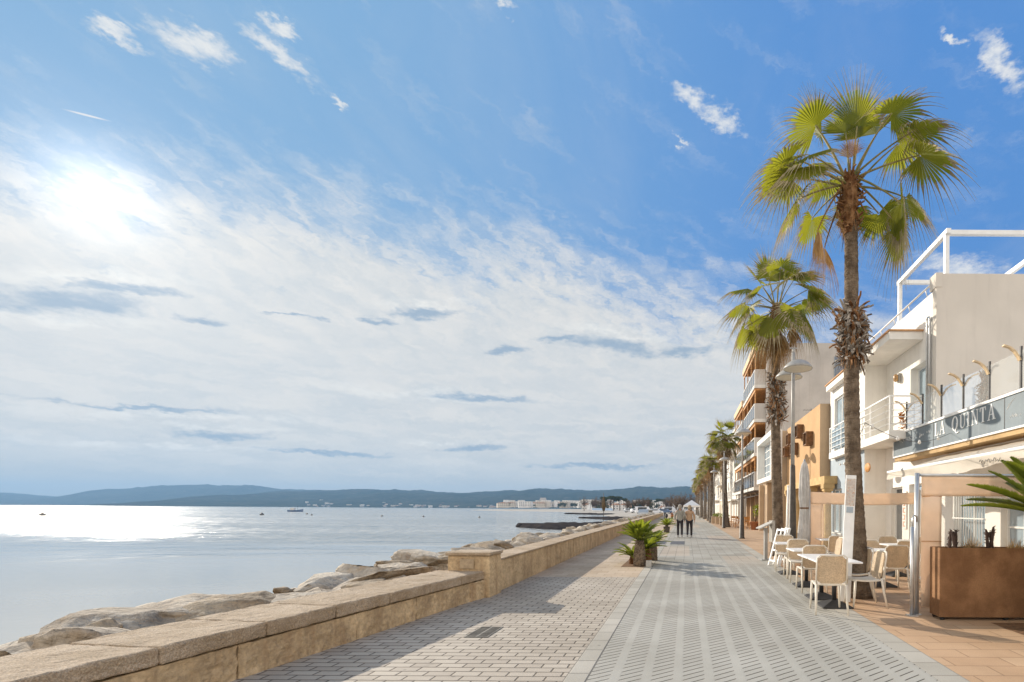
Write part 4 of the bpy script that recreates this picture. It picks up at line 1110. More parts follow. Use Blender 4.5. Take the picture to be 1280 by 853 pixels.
b = MB(); b.add([(-.17,-.17,0),(.17,-.17,0),(.17,.17,0),(-.17,.17,0),(-.21,-.21,.38),(.21,-.21,.38),(.21,.21,.38),(-.21,.21,.38),(-.18,-.18,.38),(.18,-.18,.38),(.18,.18,.38),(-.18,.18,.38),(-.18,-.18,.33),(.18,-.18,.33),(.18,.18,.33),(-.18,.18,.33)],
      [(0,3,2,1)]+[(i,(i+1)%4,4+(i+1)%4,4+i) for i in range(4)]+[(4+i,4+(i+1)%4,8+(i+1)%4,8+i) for i in range(4)]+[(8+i,8+(i+1)%4,12+(i+1)%4,12+i) for i in range(4)])
b.build('pot', bronze_dark, pl); MB().poly([(-.18,-.18,.335),(.18,-.18,.335),(.18,.18,.335),(-.18,.18,.335)]).build('earth', soil, pl)
cy5 = thing('cycad', 'cycad growing in the dark square planter beside the walking couple', 'cycad', (-1.26,33,.335))
cycad_trunk(.14,.09,8).build('trunk', cycad_bark, cy5); o = cycad_crown(11, 30, .70, up=(.15,1.25)).build('crown', leaf_cycad, cy5, fix=False); o.location = (0,0,.13)
cy6 = thing('cycad', 'cycad reaching its leaves in from the edge of the picture over the rusty planter', 'cycad', (4.72,6.55,0))
kind(MB().poly([(4.2,6.05,.005),(5.2,6.05,.005),(5.2,7.05,.005),(4.2,7.05,.005)]).build('soil', soil), 'structure')
cycad_trunk(1.5,.15,9).build('trunk', cycad_bark, cy6); o = cycad_crown(13, 26, 1.05, up=(.12,1.25), arch=.55, pairs=64).build('crown', leaf_cycad, cy6, fix=False); o.location = (0,0,1.46); o.rotation_euler = (0,0,.35)
# ------------------------------------------------------------------ street lamps
def lamp_parts(o, rz=0):
    MB().tube([(0,0,0),(0,0,.05),(0,0,.06),(0,0,2.78),(0,0,2.82)], [.155,.155,.135,.075,.062], 20).build('post_base', bronze_dark, o)
    MB().tube([(0,0,2.80),(0,0,6.05)], [.058,.05], 14).build('pole', grey_metal, o)
    MB().tube([(0,0,6.04),(0,0,6.17)], [.03,.03], 10).tube([(-.10,0,6.18),(.10,0,6.18)], .022, 8).build('finial', grey_metal, o)
    for s in (-1, 1):
        z = 5.42 if s < 0 else 5.50
        a = MB().bar((0,0,z+.05),(0,s*.62,z+.05),.05,.05); a.build('arm', grey_metal, o)
        sh = MB(); sh.lathe([(.03,.24),(.10,.235),(.20,.205),(.30,.14),(.375,.055),(.405,.0),(.385,-.012)], 28, (0,s*.62,z)); sd_ = sh.build('shade', grey_metal, o)
        df = MB(); df.lathe([(.385,-.004),(.30,-.03),(.16,-.045),(.0,-.05)], 28, (0,s*.62,z)); df.build('diffuser', pm('lamp diffuser', (.66,.62,.52), .5, .03, 5, 0, 5) if 'lamp diffuser' not in bpy.data.materials else bpy.data.materials['lamp diffuser'], sd_)
l0 = thing('street_lamp', 'nearest grey street lamp with two domed shades and dark tapered base, by second palm', 'street lamp', (3.05,14.73,0), 0, 'street lamps along the promenade')
lamp_parts(l0)
for y, x, lab in ((26.8,2.91,'second grey street lamp, standing alone at the edge of the paving'), (41.2,3.02,'third grey street lamp, standing in front of the broad bushy palm'), (55,2.95,'fourth street lamp, among the palm trunks before the planter boxes'), (69,2.9,'fifth street lamp in the row, half hidden among palm trunks'), (83,2.85,'sixth street lamp beside the white gazebo tent'), (97,2.8,'farthest street lamp at the end of the promenade')):
    dup(l0, (x,y,0), 0, lab)

# ------------------------------------------------------------------ cafe chairs and tables
def rounded_panel(b, w, h, t_, c, tilt, m, n=5, rad=.07, curve=.03):
    """upright panel, rounded corners, slightly curved in plan, leaning back (towards -y)"""
    nx, nz = 10, 8; vs = []
    for side in (0,1):
        for j in range(nz+1):
            z = h*j/nz
            ins = 0
            for zz in (z, h-z):
                if zz < rad: ins = max(ins, rad - math.sqrt(max(0, rad*rad-(rad-zz)**2)))
            for i in range(nx+1):
                x = (-w/2+ins) + (w-2*ins)*i/nx
                y = -z*math.tan(tilt) + curve*((2*x/w)**2) + (t_ if side else 0)
                vs.append((c[0]+x, c[1]+y, c[2]+z))
    k = (nx+1)*(nz+1); fs = []
    for j in range(nz):
        for i in range(nx):
            a = j*(nx+1)+i; fs.append((a, a+1, a+nx+2, a+nx+1)); fs.append((k+a, k+a+nx+1, k+a+nx+2, k+a+1))
    ring = [i for i in range(nx+1)] + [j*(nx+1)+nx for j in range(1,nz+1)] + [nz*(nx+1)+i for i in range(nx-1,-1,-1)] + [j*(nx+1) for j in range(nz-1,0,-1)]
    for i in range(len(ring)):
        a, c2 = ring[i], ring[(i+1)%len(ring)]; fs.append((a, k+a, k+c2, c2))
    return b.add(vs, fs, m, False)
def chair_proto(label, loc, rz, group):
    o = thing('cafe_chair', label, 'chair', loc, rz, group)         # faces +y, back at -y
    b = MB(); vs = []
    n = 8
    for k, z in ((0,.455),(1,.43)):
        for j in range(n+1):
            y = -.21 + .43*j/n; wx = .225 - .015*(j/n)
            zz = z - .018*math.sin(math.pi*j/n) + .006*(j == n)*-2
            for i in range(n+1):
                x = -wx + 2*wx*i/n; vs.append((x, y, zz - .010*math.cos(math.pi*(i/n-.5))))
    kk = (n+1)**2; fs = []
    for j in range(n):
        for i in range(n):
            a = j*(n+1)+i; fs.append((a,a+1,a+n+2,a+n+1)); fs.append((kk+a,kk+a+n+1,kk+a+n+2,kk+a+1))
    ring = list(range(n+1)) + [j*(n+1)+n for j in range(1,n+1)] + [n*(n+1)+i for i in range(n-1,-1,-1)] + [j*(n+1) for j in range(n-1,0,-1)]
    for i in range(len(ring)):
        a, c2 = ring[i], ring[(i+1)%len(ring)]; fs.append((a,kk+a,kk+c2,c2))
    b.add(vs, fs, 0, False); b.build('seat', cream_plastic, o, bevel=.006)
    b = MB(); rounded_panel(b, .44, .41, .018, (0,-.235,.455), R(9), 0); b.build('backrest', cream_mesh, o)
    b = MB()                                                         # solid rim round the woven panel
    rim = [(-.218,-.222,.44),(-.222,-.262,.66),(-.214,-.287,.84),(-.17,-.302,.878),(0,-.318,.884),(.17,-.302,.878),(.214,-.287,.84),(.222,-.262,.66),(.218,-.222,.44)]
    b.tube(rim, .013, 6); b.build('back_frame', cream_plastic, o)
    for sx_ in (-1,1):
        MB().tube([(sx_*.205,.20,.44),(sx_*.215,.215,.22),(sx_*.225,.235,0)], [.021,.018,.014], 7).build('leg', cream_plastic, o)
        MB().tube([(sx_*.215,-.21,.47),(sx_*.222,-.245,.24),(sx_*.235,-.30,0)], [.022,.019,.014], 7).build('leg', cream_plastic, o)
    return o
CG = 'cream chairs of the cafe terrace'
ch0 = chair_proto('cream chair nearest the camera, its woven back turned to us at the nearest table', (2.16,7.78,0), R(-4), CG)
CH = [(2.86,8.25,R(86),'cream chair turned sideways at the nearest table, next to the tall palm'),
      (2.88,8.98,R(92),'cream chair sideways behind the nearest sideways one, beside the white menu totem'),
      (2.42,9.78,R(-6),'cream chair with its back to us at the second table along the paving edge'),
      (2.44,11.0,R(180),'cream chair facing us on the far side of the second table at the paving edge'),
      (2.50,11.75,R(-3),'cream chair with its back to us at the third table along the paving edge'),
      (2.48,12.95,R(176),'cream chair facing us beyond the third table, in front of the folded white frames'),
      (3.99,9.85,R(-5),'cream chair with its back to us inside the terrace, between palm and steel post'),
      (4.02,11.0,R(178),'cream chair facing us across the table inside the terrace behind the palm'),
      (4.9,11.4,R(-12),'cream chair in the middle of the terrace, back turned, next to the white wall'),
      (5.05,12.7,R(182),'cream chair facing us deep in the terrace beside the glass door'),
      (3.85,13.25,R(-4),'cream chair behind the white menu totem deep in the terrace'),
      (4.0,8.35,R(12),'cream chair mostly hidden behind the steel post of the near screen'),
      (5.95,13.1,R(8),'cream chair closest to the glass door of the restaurant'),
      (5.0,9.7,R(15),'cream chair seen through the clear window of the near screen'),
      (3.4,12.2,R(95),'cream chair sideways between the tall palm and the rear screen')]
jt = random.Random(5)
for x, y, rz, lab in CH: dup(ch0, (x+jt.uniform(-.04,.04),y+jt.uniform(-.05,.05),0), rz+jt.uniform(-.13,.13), lab)
TGp = 'white square tables of the cafe terrace'
def table_proto(label, loc, rz):
    o = thing('cafe_table', label, 'table', loc, rz, TGp)
    MB().box(-.345,.345,-.345,.345,.715,.742).build('table_top', table_white, o, bevel=.007)
    MB().tube([(0,0,.07),(0,0,.70)], .038, 14).box(-.16,.16,-.16,.16,.70,.713).build('column', cast_iron, o)
    b = MB(); b.add([(-.24,-.24,0),(.24,-.24,0),(.24,.24,0),(-.24,.24,0),(-.24,-.24,.02),(.24,-.24,.02),(.24,.24,.02),(-.24,.24,.02),(-.05,-.05,.10),(.05,-.05,.10),(.05,.05,.10),(-.05,.05,.10)],
          [(0,3,2,1),(0,1,5,4),(1,2,6,5),(2,3,7,6),(3,0,4,7),(4,5,9,8),(5,6,10,9),(6,7,11,10),(7,4,8,11),(8,9,10,11)])
    b.build('base', cast_iron, o, bevel=.006)
    return o
tb0 = table_proto('white square table nearest the camera on a black pedestal', (2.38,8.22,0), 0)
for x, y, rz, lab in ((2.37,8.96,.02,'white table pushed up against the far side of the nearest table'), (2.44,10.38,.03,'white table second along the paving edge, between two cream chairs'), (2.48,12.35,-.02,'white table third along the paving edge near the lamp post'),
                      (4.0,10.42,.02,'white table inside the terrace between the palm and the steel post'), (4.75,8.95,0,'white table behind the steel post and its handrail'), (4.98,12.1,.1,'white table deep in the terrace next to the restaurant wall'), (3.95,14.0,0,'white table behind the white menu totem'), (5.9,13.75,0,'white table farthest in the terrace by the glass door')):
    dup(tb0, (x,y,0), rz, lab)

# ------------------------------------------------------------------ canvas and vinyl wind screens
s1 = thing('wind_screen', 'near beige canvas wind screen with a clear window behind the rusty planter', 'wind screen', (3.44,7.63,0))
MB().tube([(3.42,7.60,0),(3.42,7.60,2.10)], .036, 12).box(3.36,3.48,7.55,7.65,0,.012).build('post', steel, s1, world=True)
MB().tube([(3.32,7.52,0),(3.32,7.52,1.30)], .030, 12).tube([(3.32,7.52,1.29),(3.325,7.525,1.42),(3.36,7.54,1.47),(3.40,7.56,1.45),(3.41,7.57,1.38)], .014, 8).box(3.25,3.39,7.45,7.58,0,.012).build('handrail_post', steel, s1, world=True)
MB().tube([(3.42,7.63,2.07),(7.2,7.63,2.07)], .022, 10).build('top_rail', steel, s1, world=True)
def canvas(par, x0, x1, y, z0, z1, mat, name, sag=0.0, seed=1):
    b = MB(); nx = max(6, int((x1-x0)*10)); nz = 6; rg = random.Random(seed); vs = []
    for j in range(nz+1):
        for i in range(nx+1):
            u = i/nx; x = x0 + (x1-x0)*u; z = z0 + (z1-z0)*j/nz - sag*math.sin(math.pi*u)*(1-.0*j)
            vs.append((x, y + .010*math.sin(x*9+j*.7+seed) + .006*math.sin(j*2.1+x*3), z))
    fs = [(j*(nx+1)+i, j*(nx+1)+i+1, (j+1)*(nx+1)+i+1, (j+1)*(nx+1)+i) for j in range(nz) for i in range(nx)]
    b.add(vs, fs, 0, True); o = b.build(name, mat, par, world=True, fix=False)
    sol = o.modifiers.new('Solidify','SOLIDIFY'); sol.thickness = .004
    return o
canvas(s1, 3.50, 7.2, 7.63, 1.76, 2.055, canvas_beige, 'valance', 0, 2)
canvas(s1, 3.50, 3.80, 7.632, .10, 1.755, canvas_beige, 'side_panel', 0, 5)
canvas(s1, 3.82, 7.2, 7.634, .10, .95, canvas_beige, 'lower_panel', 0, 7)
MB().poly([(3.79,7.64,.94),(7.2,7.64,.94),(7.2,7.64,1.77),(3.79,7.64,1.77)]).build('window', clear_vinyl, s1, world=True)
b = MB()
for z in (1.75,1.08): b.box(3.50,3.80,7.618,7.624,z,z+.012)
b.build('seam', terracotta_trim, s1, world=True)
s2 = thing('wind_screen', 'rear beige canvas wind screen stretched across behind the tall palm', 'wind screen', (3.5,14.5,0))
MB().tube([(3.48,14.5,0),(3.48,14.5,2.12)], .035, 12).build('post', steel, s2, world=True)
MB().tube([(6.6,14.5,0),(6.6,14.5,2.12)], .035, 12).build('post', steel, s2, world=True)
canvas(s2, 3.50, 6.58, 14.5, 1.72, 2.05, canvas_beige, 'valance', .04, 3)
canvas(s2, 3.50, 3.84, 14.502, .05, 1.71, canvas_beige, 'side_panel', 0, 8)
MB().poly([(3.85,14.51,.05),(6.58,14.51,.05),(6.58,14.51,1.74),(3.85,14.51,1.74)]).build('window', clear_vinyl, s2, world=True)
MB().box(3.86,3.89,14.49,14.505,.05,1.70).build('stile', canvas_beige, s2, world=True)

# ------------------------------------------------------------------ planter with withered plants
pq = thing('trough_planter', 'big rusty corten steel trough planter in front of the near wind screen', 'planter', (3.57,7.22,0))
b = MB(); X0,X1,Y0,Y1,Z0,Z1 = 3.57,5.6,7.20,7.50,.045,1.02
b.box(X0,X1,Y0,Y0+.02,Z0,Z1).box(X0,X1,Y1-.02,Y1,Z0,Z1).box(X0,X0+.02,Y0+.021,Y1-.021,Z0,Z1).box(X1-.02,X1,Y0+.021,Y1-.021,Z0,Z1)
b.box(X0+.021,X1-.021,Y0+.021,Y1-.021,Z0,Z0+.03); b.build('trough', corten, pq, world=True, bevel=.004)
b = MB()
for x in (3.6,4.5,5.5): b.tube([(x,7.24,.022),(x+.05,7.24,.022)], .022, 10).tube([(x,7.46,.022),(x+.05,7.46,.022)], .022, 10)
b.build('castor', rubber, pq, world=True)
MB().box(X0+.022,X1-.022,Y0+.022,Y1-.022,.90,.985).build('earth', soil, pq, world=True)
def stump_plant(x, h, seed, label):
    o = thing('withered_plant', label, 'withered plant', (x,7.35,.985)); rg = random.Random(seed); b = MB()
    for k in range(3):
        px_, py_ = rg.uniform(-.05,.05), rg.uniform(-.04,.04); lx = rg.uniform(-.04,.04); hh = h*rg.uniform(.7,1)
        pts = [(px_+lx*u, py_, hh*u) for u in (0,.25,.5,.75,1)]
        b.tube(pts, [.020,.026,.022,.024,.012], 8, jit=.25, rg=rg)
        for j in range(26):
            u = rg.random(); a = rg.uniform(0,6.28); p = Vector((px_+lx*u, py_, hh*u)); d = Vector((math.cos(a), math.sin(a), .5))
            b.tube([p, p+d*rg.uniform(.025,.05)], [.010,.004], 5)
    b.build('stem', dead_plant, o)
    g_ = MB()
    for j in range(40):
        a = rg.uniform(0,6.28); L = rg.uniform(.06,.16); p = Vector((rg.uniform(-.08,.08), rg.uniform(-.05,.05), 0)); d = Vector((math.cos(a)*.8, math.sin(a)*.5, rg.uniform(.1,.6)))
        s_ = Vector((-d.y,d.x,0)).normalized()*.004; q = p+d*L*.6; r_ = p+d*L-Vector((0,0,.03))
        g_.add([p-s_,p+s_,q+s_,r_,q-s_], [(0,1,2,3,4)], 0)
    g_.build('dry_leaf', straw, o)
stump_plant(3.83, .36, 1, 'dark withered stump in the corner of the rusty planter nearest the steel post')
stump_plant(4.37, .35, 2, 'dark withered forked stump in the middle of the rusty planter')
def straw_tuft(x, label, seed, n=220):
    rg = random.Random(seed); b = MB()
    for j in range(n):
        a = rg.uniform(0,6.28); L = rg.uniform(.12,.30); p = Vector((rg.uniform(-.08,.08), rg.uniform(-.05,.05), -.01)); e = rg.uniform(.15,1.2); d = Vector((math.cos(a)*math.cos(e), math.sin(a)*math.cos(e)*.6, math.sin(e)))
        s_ = Vector((-d.y,d.x,.1)).normalized()*.003; q = p+d*L*.55; r_ = p+d*L-Vector((0,0,.10*math.cos(e)))
        b.add([p-s_,p+s_,q+s_,r_,q-s_], [(0,1,2,3,4)], 0)
    tag(b.build('dry_grass', straw, loc=None), label, 'dry grass').location = (x,7.35,.985)
straw_tuft(4.08, 'tuft of dry straw coloured grass between the two dark stumps in the rusty planter', 5)
straw_tuft(4.72, 'low patch of dry straw at the end of the rusty planter under the cycad leaves', 6, 120)

# ------------------------------------------------------------------ totem, folded frames, parasol and pots
tt_ = thing('menu_totem', 'tall narrow white board with printed menu pictures on top, leaning beside the tall palm', 'menu board', (2.68,8.62,0), R(8)); tt_.rotation_euler = (R(-3), R(3.0), R(-6))
MB().box(-.085,.085,-.02,.02,0,2.14).build('board', white_paint, tt_, bevel=.006)
MB().box(-.072,.072,-.0245,-.0205,1.62,2.08).build('menu_sheet', menu_print, tt_)
MB().box(-.055,.055,-.0285,-.0246,1.50,1.60).build('leaflet_tray', blue_grey, tt_)
ff = 'folded white frames leaning on the lamp base'
def frame_panel(label, x, y, lean, rz, w=.5, h=1.05):
    o = thing('folding_frame', label, 'folding frame', (x,y,0), rz, ff); o.rotation_euler = (0, R(lean), rz)
    b = MB(); b.box(-.02,.02,-w/2,-w/2+.05,0,h).box(-.02,.02,w/2-.05,w/2,0,h)
    for z in (.12,.42,.72,h-.06): b.box(-.016,.016,-w/2+.052,w/2-.052,z,z+.05)
    b.build('frame', white_paint, o, bevel=.006)
frame_panel('white folding frame outermost of those leaning on the nearest lamp base', 2.35, 13.9, 16, R(20))
frame_panel('white folding frame in the middle of those leaning on the nearest lamp base', 2.50, 14.15, 14, R(12))
frame_panel('white folding frame innermost, touching the nearest lamp base', 2.68, 14.4, 10, R(4))
o = thing('pole', 'long thin white pole standing upright against the dark base of the nearest lamp', 'pole', (2.83,14.55,0)); o.rotation_euler = (0,R(1.5),0)
MB().tube([(0,0,0),(0,0,2.2)], .028, 10).build('shaft', white_paint, o); MB().tube([(0,0,2.2),(0,0,2.23)], .034, 10).build('cap', white_paint, o)
ms = thing('menu_stand', 'pale grey lectern style menu stand with a sloping top before the second palm', 'menu stand', (2.42,15.6,0), R(15))
MB().box(-.05,.05,-.05,.05,0,.98).box(-.18,.18,-.14,.14,0,.03).build('stand', grey_metal, ms, bevel=.004)
b = MB(); b.obox(Matrix.Translation((-.05,0,1.05)) @ Euler((0,R(-24),0)).to_matrix().to_4x4(), .44,.34,.04); b.build('sloping_top', concrete, ms, bevel=.006)
MB().box(.16,.26,-.12,.12,.55,1.2).build('back_box', concrete, ms, bevel=.006)
pu = thing('closed_parasol', 'closed off white parasol, its pleated canvas tied with a strap, beside the nearest lamp', 'parasol', (3.30,14.35,0))
MB().tube([(0,0,.05),(0,0,2.95)], .028, 10).box(-.3,.3,-.3,.3,0,.06).build('pole', steel, pu)
b = MB(); n = 36; vs = []; zs = [.62,.75,1.0,1.3,1.5,1.58,1.66,1.85,2.2,2.55,2.8,2.9]; rs = [.165,.16,.15,.13,.115,.105,.115,.135,.14,.12,.075,.03]
for z, r in zip(zs, rs):
    for k in range(n):
        a = 2*math.pi*k/n; rr = r*(1 + .16*math.sin(k*math.pi*2/n*9 + z*1.3) + .06*math.sin(k*3.1+z*4)); vs.append((rr*math.cos(a), rr*math.sin(a), z + .03*math.sin(k*2.2)*(z < .8)))
fs = [(i*n+k, i*n+(k+1)%n, (i+1)*n+(k+1)%n, (i+1)*n+k) for i in range(len(zs)-1) for k in range(n)]
b.add(vs, fs, 0, True); cn = b.build('canopy', canvas_grey, pu)
MB().lathe([(.125,-.02),(.129,0),(.125,.02)], 24, (0,0,1.585)).build('strap', wood_dark, cn)
o = thing('potted_plant', 'small pale pot with dried brown flowers at the foot of the closed parasol', 'potted plant', (2.98,13.75,0))
MB().lathe([(0,0),(.09,0),(.11,.34),(.095,.34),(.09,.30),(0,.30)], 16).build('pot', canvas_beige, o)
b = MB(); rg = random.Random(8)
for k in range(50):
    a = rg.uniform(0,6.28); d = Vector((math.cos(a)*.5, math.sin(a)*.5, 1)); p = Vector((0,0,.3)); q = p+d*rg.uniform(.08,.17); b.tube([p,q],[.004,.003],4); leaf_cloud(b, q, .02,.02,.02, 4, .02, rg)
b.build('flower', orange_leaf, o)
# a line of bulbs across the terrace
sl_ = thing('string_light', 'thin cable of small white bulbs slung from the palm trunk to the buildings', 'string light', (2.9,9.0,3.1))
A = [(6.0,20.2,3.35),(3.22,9.25,3.12),(6.49,12.6,3.45)]
pts = []
for a, c in zip(A, A[1:]):
    for k in range(17):
        u = k/16; p = Vector(a).lerp(Vector(c), u); p.z -= .28*math.sin(math.pi*u); pts.append(p)
MB().tube(pts, .006, 5).build('cable', dark_metal, sl_, world=True)
for i in range(2, len(pts)-1, 4):
    p = pts[i]; MB().lathe([(0,-.05),(.03,-.035),(.036,-.01),(.02,.03),(.012,.045)], 10, p).build('bulb', bulb_white, sl_, world=True)
# cafe furniture and boxes further along
wb = 'wooden planter boxes along the far terrace edge'
def box_planter(x, y, label, w=.9):
    o = thing('wooden_planter', label, 'planter', (x,y,0), 0, wb)
    b = MB(); b.box(-w/2,w/2,-.2,.2,.04,.75); b.build('box', tan_render, o, bevel=.01)
    p = MB(); rg = random.Random(int(y*10))
    for k in range(6): leaf_cloud(p, (rg.uniform(-w*.4,w*.4), rg.uniform(-.12,.12), .9+rg.uniform(-.08,.15)), .16,.12,.16, 40, .05, rg)
    p.build('foliage', leaf_cycad, o, fix=False)
for i, (x, y, lab) in enumerate(((3.5,47,'tan planter box with shrubs, nearest of those beyond the third lamp'), (3.3,50.5,'tan planter box with shrubs, middle of those beyond the third lamp'), (3.1,54,'tan planter box with shrubs, farthest of those beyond the third lamp'))): box_planter(x,y,lab)
tp = thing('terracotta_planter', 'terracotta pot with a green shoot and twigs before the dark awning shop', 'plant pot', (5.15,38.2,0))
MB().lathe([(0,0),(.30,0),(.42,.55),(.46,.55),(.46,.62),(.38,.62),(.36,.5),(0,.5)], 22).build('pot', terracotta_pot, tp)
b = MB(); rg = random.Random(4)
for k in range(14):
    a = rg.uniform(0,6.28); L = rg.uniform(.5,1.3); d = Vector((math.cos(a)*.35, math.sin(a)*.35, 1)).normalized(); b.tube([(0,0,.5), Vector((0,0,.5))+d*L], [.015,.006], 5)
b.build('twig', far_brown, tp)
b = MB()
for k in range(7): leaf_cloud(b, (rg.uniform(-.2,.2), rg.uniform(-.2,.2), 1.3+rg.uniform(-.3,.5)), .2,.2,.2, 30, .07, rg)
b.build('foliage', leaf_cycad, tp, fix=False)
# wooden bar-height chairs of the far cafe
def wood_chair(label, x, y, rz, grp):
    o = thing('wooden_chair', label, 'chair', (x,y,0), rz, grp)
    MB().box(-.22,.22,-.22,.22,.44,.48).build('seat', wood_orange, o, bevel=.008)
    b = MB(); b.box(-.21,.21,-.235,-.21,.72,.92)
    b.box(-.21,.21,-.235,-.21,.55,.62); b.build('backrest', wood_orange, o, bevel=.008)
    for sx_ in (-.2,.2):
        MB().box(sx_-.02,sx_+.02,.17,.21,0,.438).build('leg', wood_orange, o); MB().box(sx_-.02,sx_+.02,-.208,-.17,0,.95).build('leg', wood_orange, o)
    return o
wc = wood_chair('wooden cafe chair out in front of the apartment block, nearest the terracotta pot', 4.6, 39.5, .4, 'wooden chairs of the far cafe')
for x, y, rz, lab in ((4.2,42,1.4,'wooden cafe chair between the second lamp and the apartment block, side on'), (4.5,43.5,-2,'wooden cafe chair turned towards the sea before the apartment block'), (4.05,45,2.6,'wooden cafe chair beside the third lamp post'), (4.9,42.4,.2,'wooden cafe chair close under the dark awning')): dup(wc, (x,y,0), rz, lab)
wt_ = thing('wooden_table', 'wooden cafe table among the wooden chairs before the apartment block', 'table', (4.5,42.7,0))
MB().box(-.35,.35,-.35,.35,.72,.76).build('table_top', wood_orange, wt_, bevel=.008)
MB().tube([(0,0,.03),(0,0,.72)], .04, 10).box(-.22,.22,-.22,.22,0,.03).build('pedestal', cast_iron, wt_)
# ------------------------------------------------------------------ buildings on the landward side
def facade(b, xf, y0, y1, z0, z1, ops, depth=.18, m=0, mr=None):
    """wall skin facing the sea (-x) with real recesses"""
    mr = m if mr is None else mr
    ys_ = sorted({y0, y1, *[o[0] for o in ops], *[o[1] for o in ops]}); zs_ = sorted({z0, z1, *[o[2] for o in ops], *[o[3] for o in ops]})
    for a, c in zip(ys_, ys_[1:]):
        for d, e in zip(zs_, zs_[1:]):
            ym, zm = (a+c)/2, (d+e)/2
            if any(o[0] < ym < o[1] and o[2] < zm < o[3] for o in ops): continue
            b.poly([(xf,a,d),(xf,a,e),(xf,c,e),(xf,c,d)], m)
    for (a, c, d, e) in ops:
        x2 = xf+depth
        b.poly([(xf,a,d),(x2,a,d),(x2,a,e),(xf,a,e)], mr); b.poly([(xf,c,d),(xf,c,e),(x2,c,e),(x2,c,d)], mr)
        b.poly([(xf,a,e),(x2,a,e),(x2,c,e),(xf,c,e)], mr); b.poly([(xf,a,d),(xf,c,d),(x2,c,d),(x2,a,d)], mr)
def shell(b, xf, xb, y0, y1, z0, z1, m=0, roof=True, near=True):
    if near: b.poly([(xf,y0,z0),(xb,y0,z0),(xb,y0,z1),(xf,y0,z1)], m)
    b.poly([(xf,y1,z0),(xf,y1,z1),(xb,y1,z1),(xb,y1,z0)], m)
    b.poly([(xb,y0,z0),(xb,y1,z0),(xb,y1,z1),(xb,y0,z1)], m)
    if roof: b.poly([(xf,y0,z1),(xb,y0,z1),(xb,y1,z1),(xf,y1,z1)], m)
def window(par, xf, op, fm, pm_, depth=.18, nv=1, nh=0, name='window', sill=True, fw=.06):
    y0, y1, z0, z1 = op; x0, x1 = xf+depth-.07, xf+depth-.01
    b = MB(); e = .003
    b.box(x0,x1,y0+e,y0+fw,z0+e,z1-e).box(x0,x1,y1-fw,y1-e,z0+e,z1-e).box(x0,x1,y0+fw,y1-fw,z0+e,z0+fw).box(x0,x1,y0+fw,y1-fw,z1-fw,z1-e)
    for k in range(1, nv+1):
        yc = y0 + (y1-y0)*k/(nv+1); b.box(x0+.005,x1-.005,yc-fw*.4,yc+fw*.4,z0+fw,z1-fw)
    for k in range(1, nh+1):
        zc = z0 + (z1-z0)*k/(nh+1); b.box(x0+.008,x1-.008,y0+fw,y1-fw,zc-fw*.35,zc+fw*.35)
    w_ = b.build(name, fm, par, world=True)
    pn = MB().poly([(x1-.02,y0+.01,z0+.01),(x1-.02,y0+.01,z1-.01),(x1-.02,y1-.01,z1-.01),(x1-.02,y1-.01,z0+.01)]).build('pane', pm_, w_, world=True)
    if sill: MB().box(xf-.05,xf+depth-.072,y0-.05,y1+.05,z0-.06,z0-.003).build('sill', fm, w_, world=True)
    return w_
# ---- restaurant with the roof terrace
rq = thing('restaurant', 'white restaurant with a roof terrace, slate blue fascia sign, glass balustrade and cream awning', 'restaurant', (7,10,0))
b = MB(); ops = [(12.0,13.4,.55,2.15),(10.2,11.4,.02,2.35),(7.6,9.4,.6,2.2)]
facade(b, 7, 4, 14.38, 0, 3.2, ops, .2); shell(b, 7, 14, 4, 14.38, 0, 3.2); b.build('wall', white_wall, rq, world=True, fix=False)
window(rq, 7, ops[0], white_paint, blue_glass, .2, 1); window(rq, 7, ops[2], white_paint, dark_glass, .2, 2)  # first pane coloured pale to stand in for reflection off the vinyl screen
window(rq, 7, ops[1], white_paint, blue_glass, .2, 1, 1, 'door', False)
g = MB()
for k in range(12): yy = 12.08+k*.113; g.tube([(6.97,yy,.6),(6.97,yy,2.1)], .010, 6)
for z in (.62,1.35,2.08): g.box(6.955,6.985,12.0,13.4,z-.015,z+.015)
g.build('window_grille', white_paint, rq, world=True)
MB().box(6.625,6.995,4,16.06,3.205,3.80).box(6.99,14,4,14.37,3.203,3.34).build('terrace_slab', white_wall, rq, world=True)
MB().box(6.52,6.99,4,16.03,3.06,3.20).build('soffit', pm('ochre soffit boards', (.44,.30,.15), .8, .15, 3, .1, 20), rq, world=True)
# faint chalk-like ornament on the panels (loops and ticks, no writing)
fb_ = MB().box(6.50,6.62,4,16.06,3.21,3.86); b = MB(); rg = random.Random(3)
for k in range(34):
    y_ = rg.uniform(13.7,15.7); z_ = 3.62 + rg.uniform(-.05,.05); b.tube([(6.497,y_,z_),(6.497,y_-.02,z_+rg.uniform(.02,.06)),(6.497,y_-.045,z_+rg.uniform(-.02,.02))], .003, 4)
for k in range(26):
    y_ = rg.uniform(9.0,10.4); z_ = 3.42 + rg.uniform(-.02,.02); b.tube([(6.497,y_,z_),(6.497,y_-.01,z_+.05),(6.497,y_-.035,z_+.0)], .0035, 4)
for (y_, z_) in ((10.4,3.7),(9.7,3.72),(9.2,3.68),(8.4,3.7),(7.6,3.6),(6.6,3.68)):
    for j in range(3): b.tube([(6.497,y_,z_-.1),(6.497,y_-.28+.1*j,z_+.12-.05*j)], .004, 4)
fb_.add(b.v, b.f, 1)
sg = fb_.build('sign_fascia', [sign_grey, sign_white], rq, world=True)
MB().box(6.47,6.66,4,16.09,3.863,3.92).box(6.475,6.622,4,16.08,3.165,3.207).box(6.478,6.622,16.062,16.10,3.21,3.86).build('sign_trim', white_paint, sg, world=True, bevel=.004)
MB().box(6.494,6.4985,13.49,13.505,3.215,3.855).box(6.494,6.4985,10.47,10.485,3.215,3.855).build('panel_joint', dark_metal, sg, world=True)
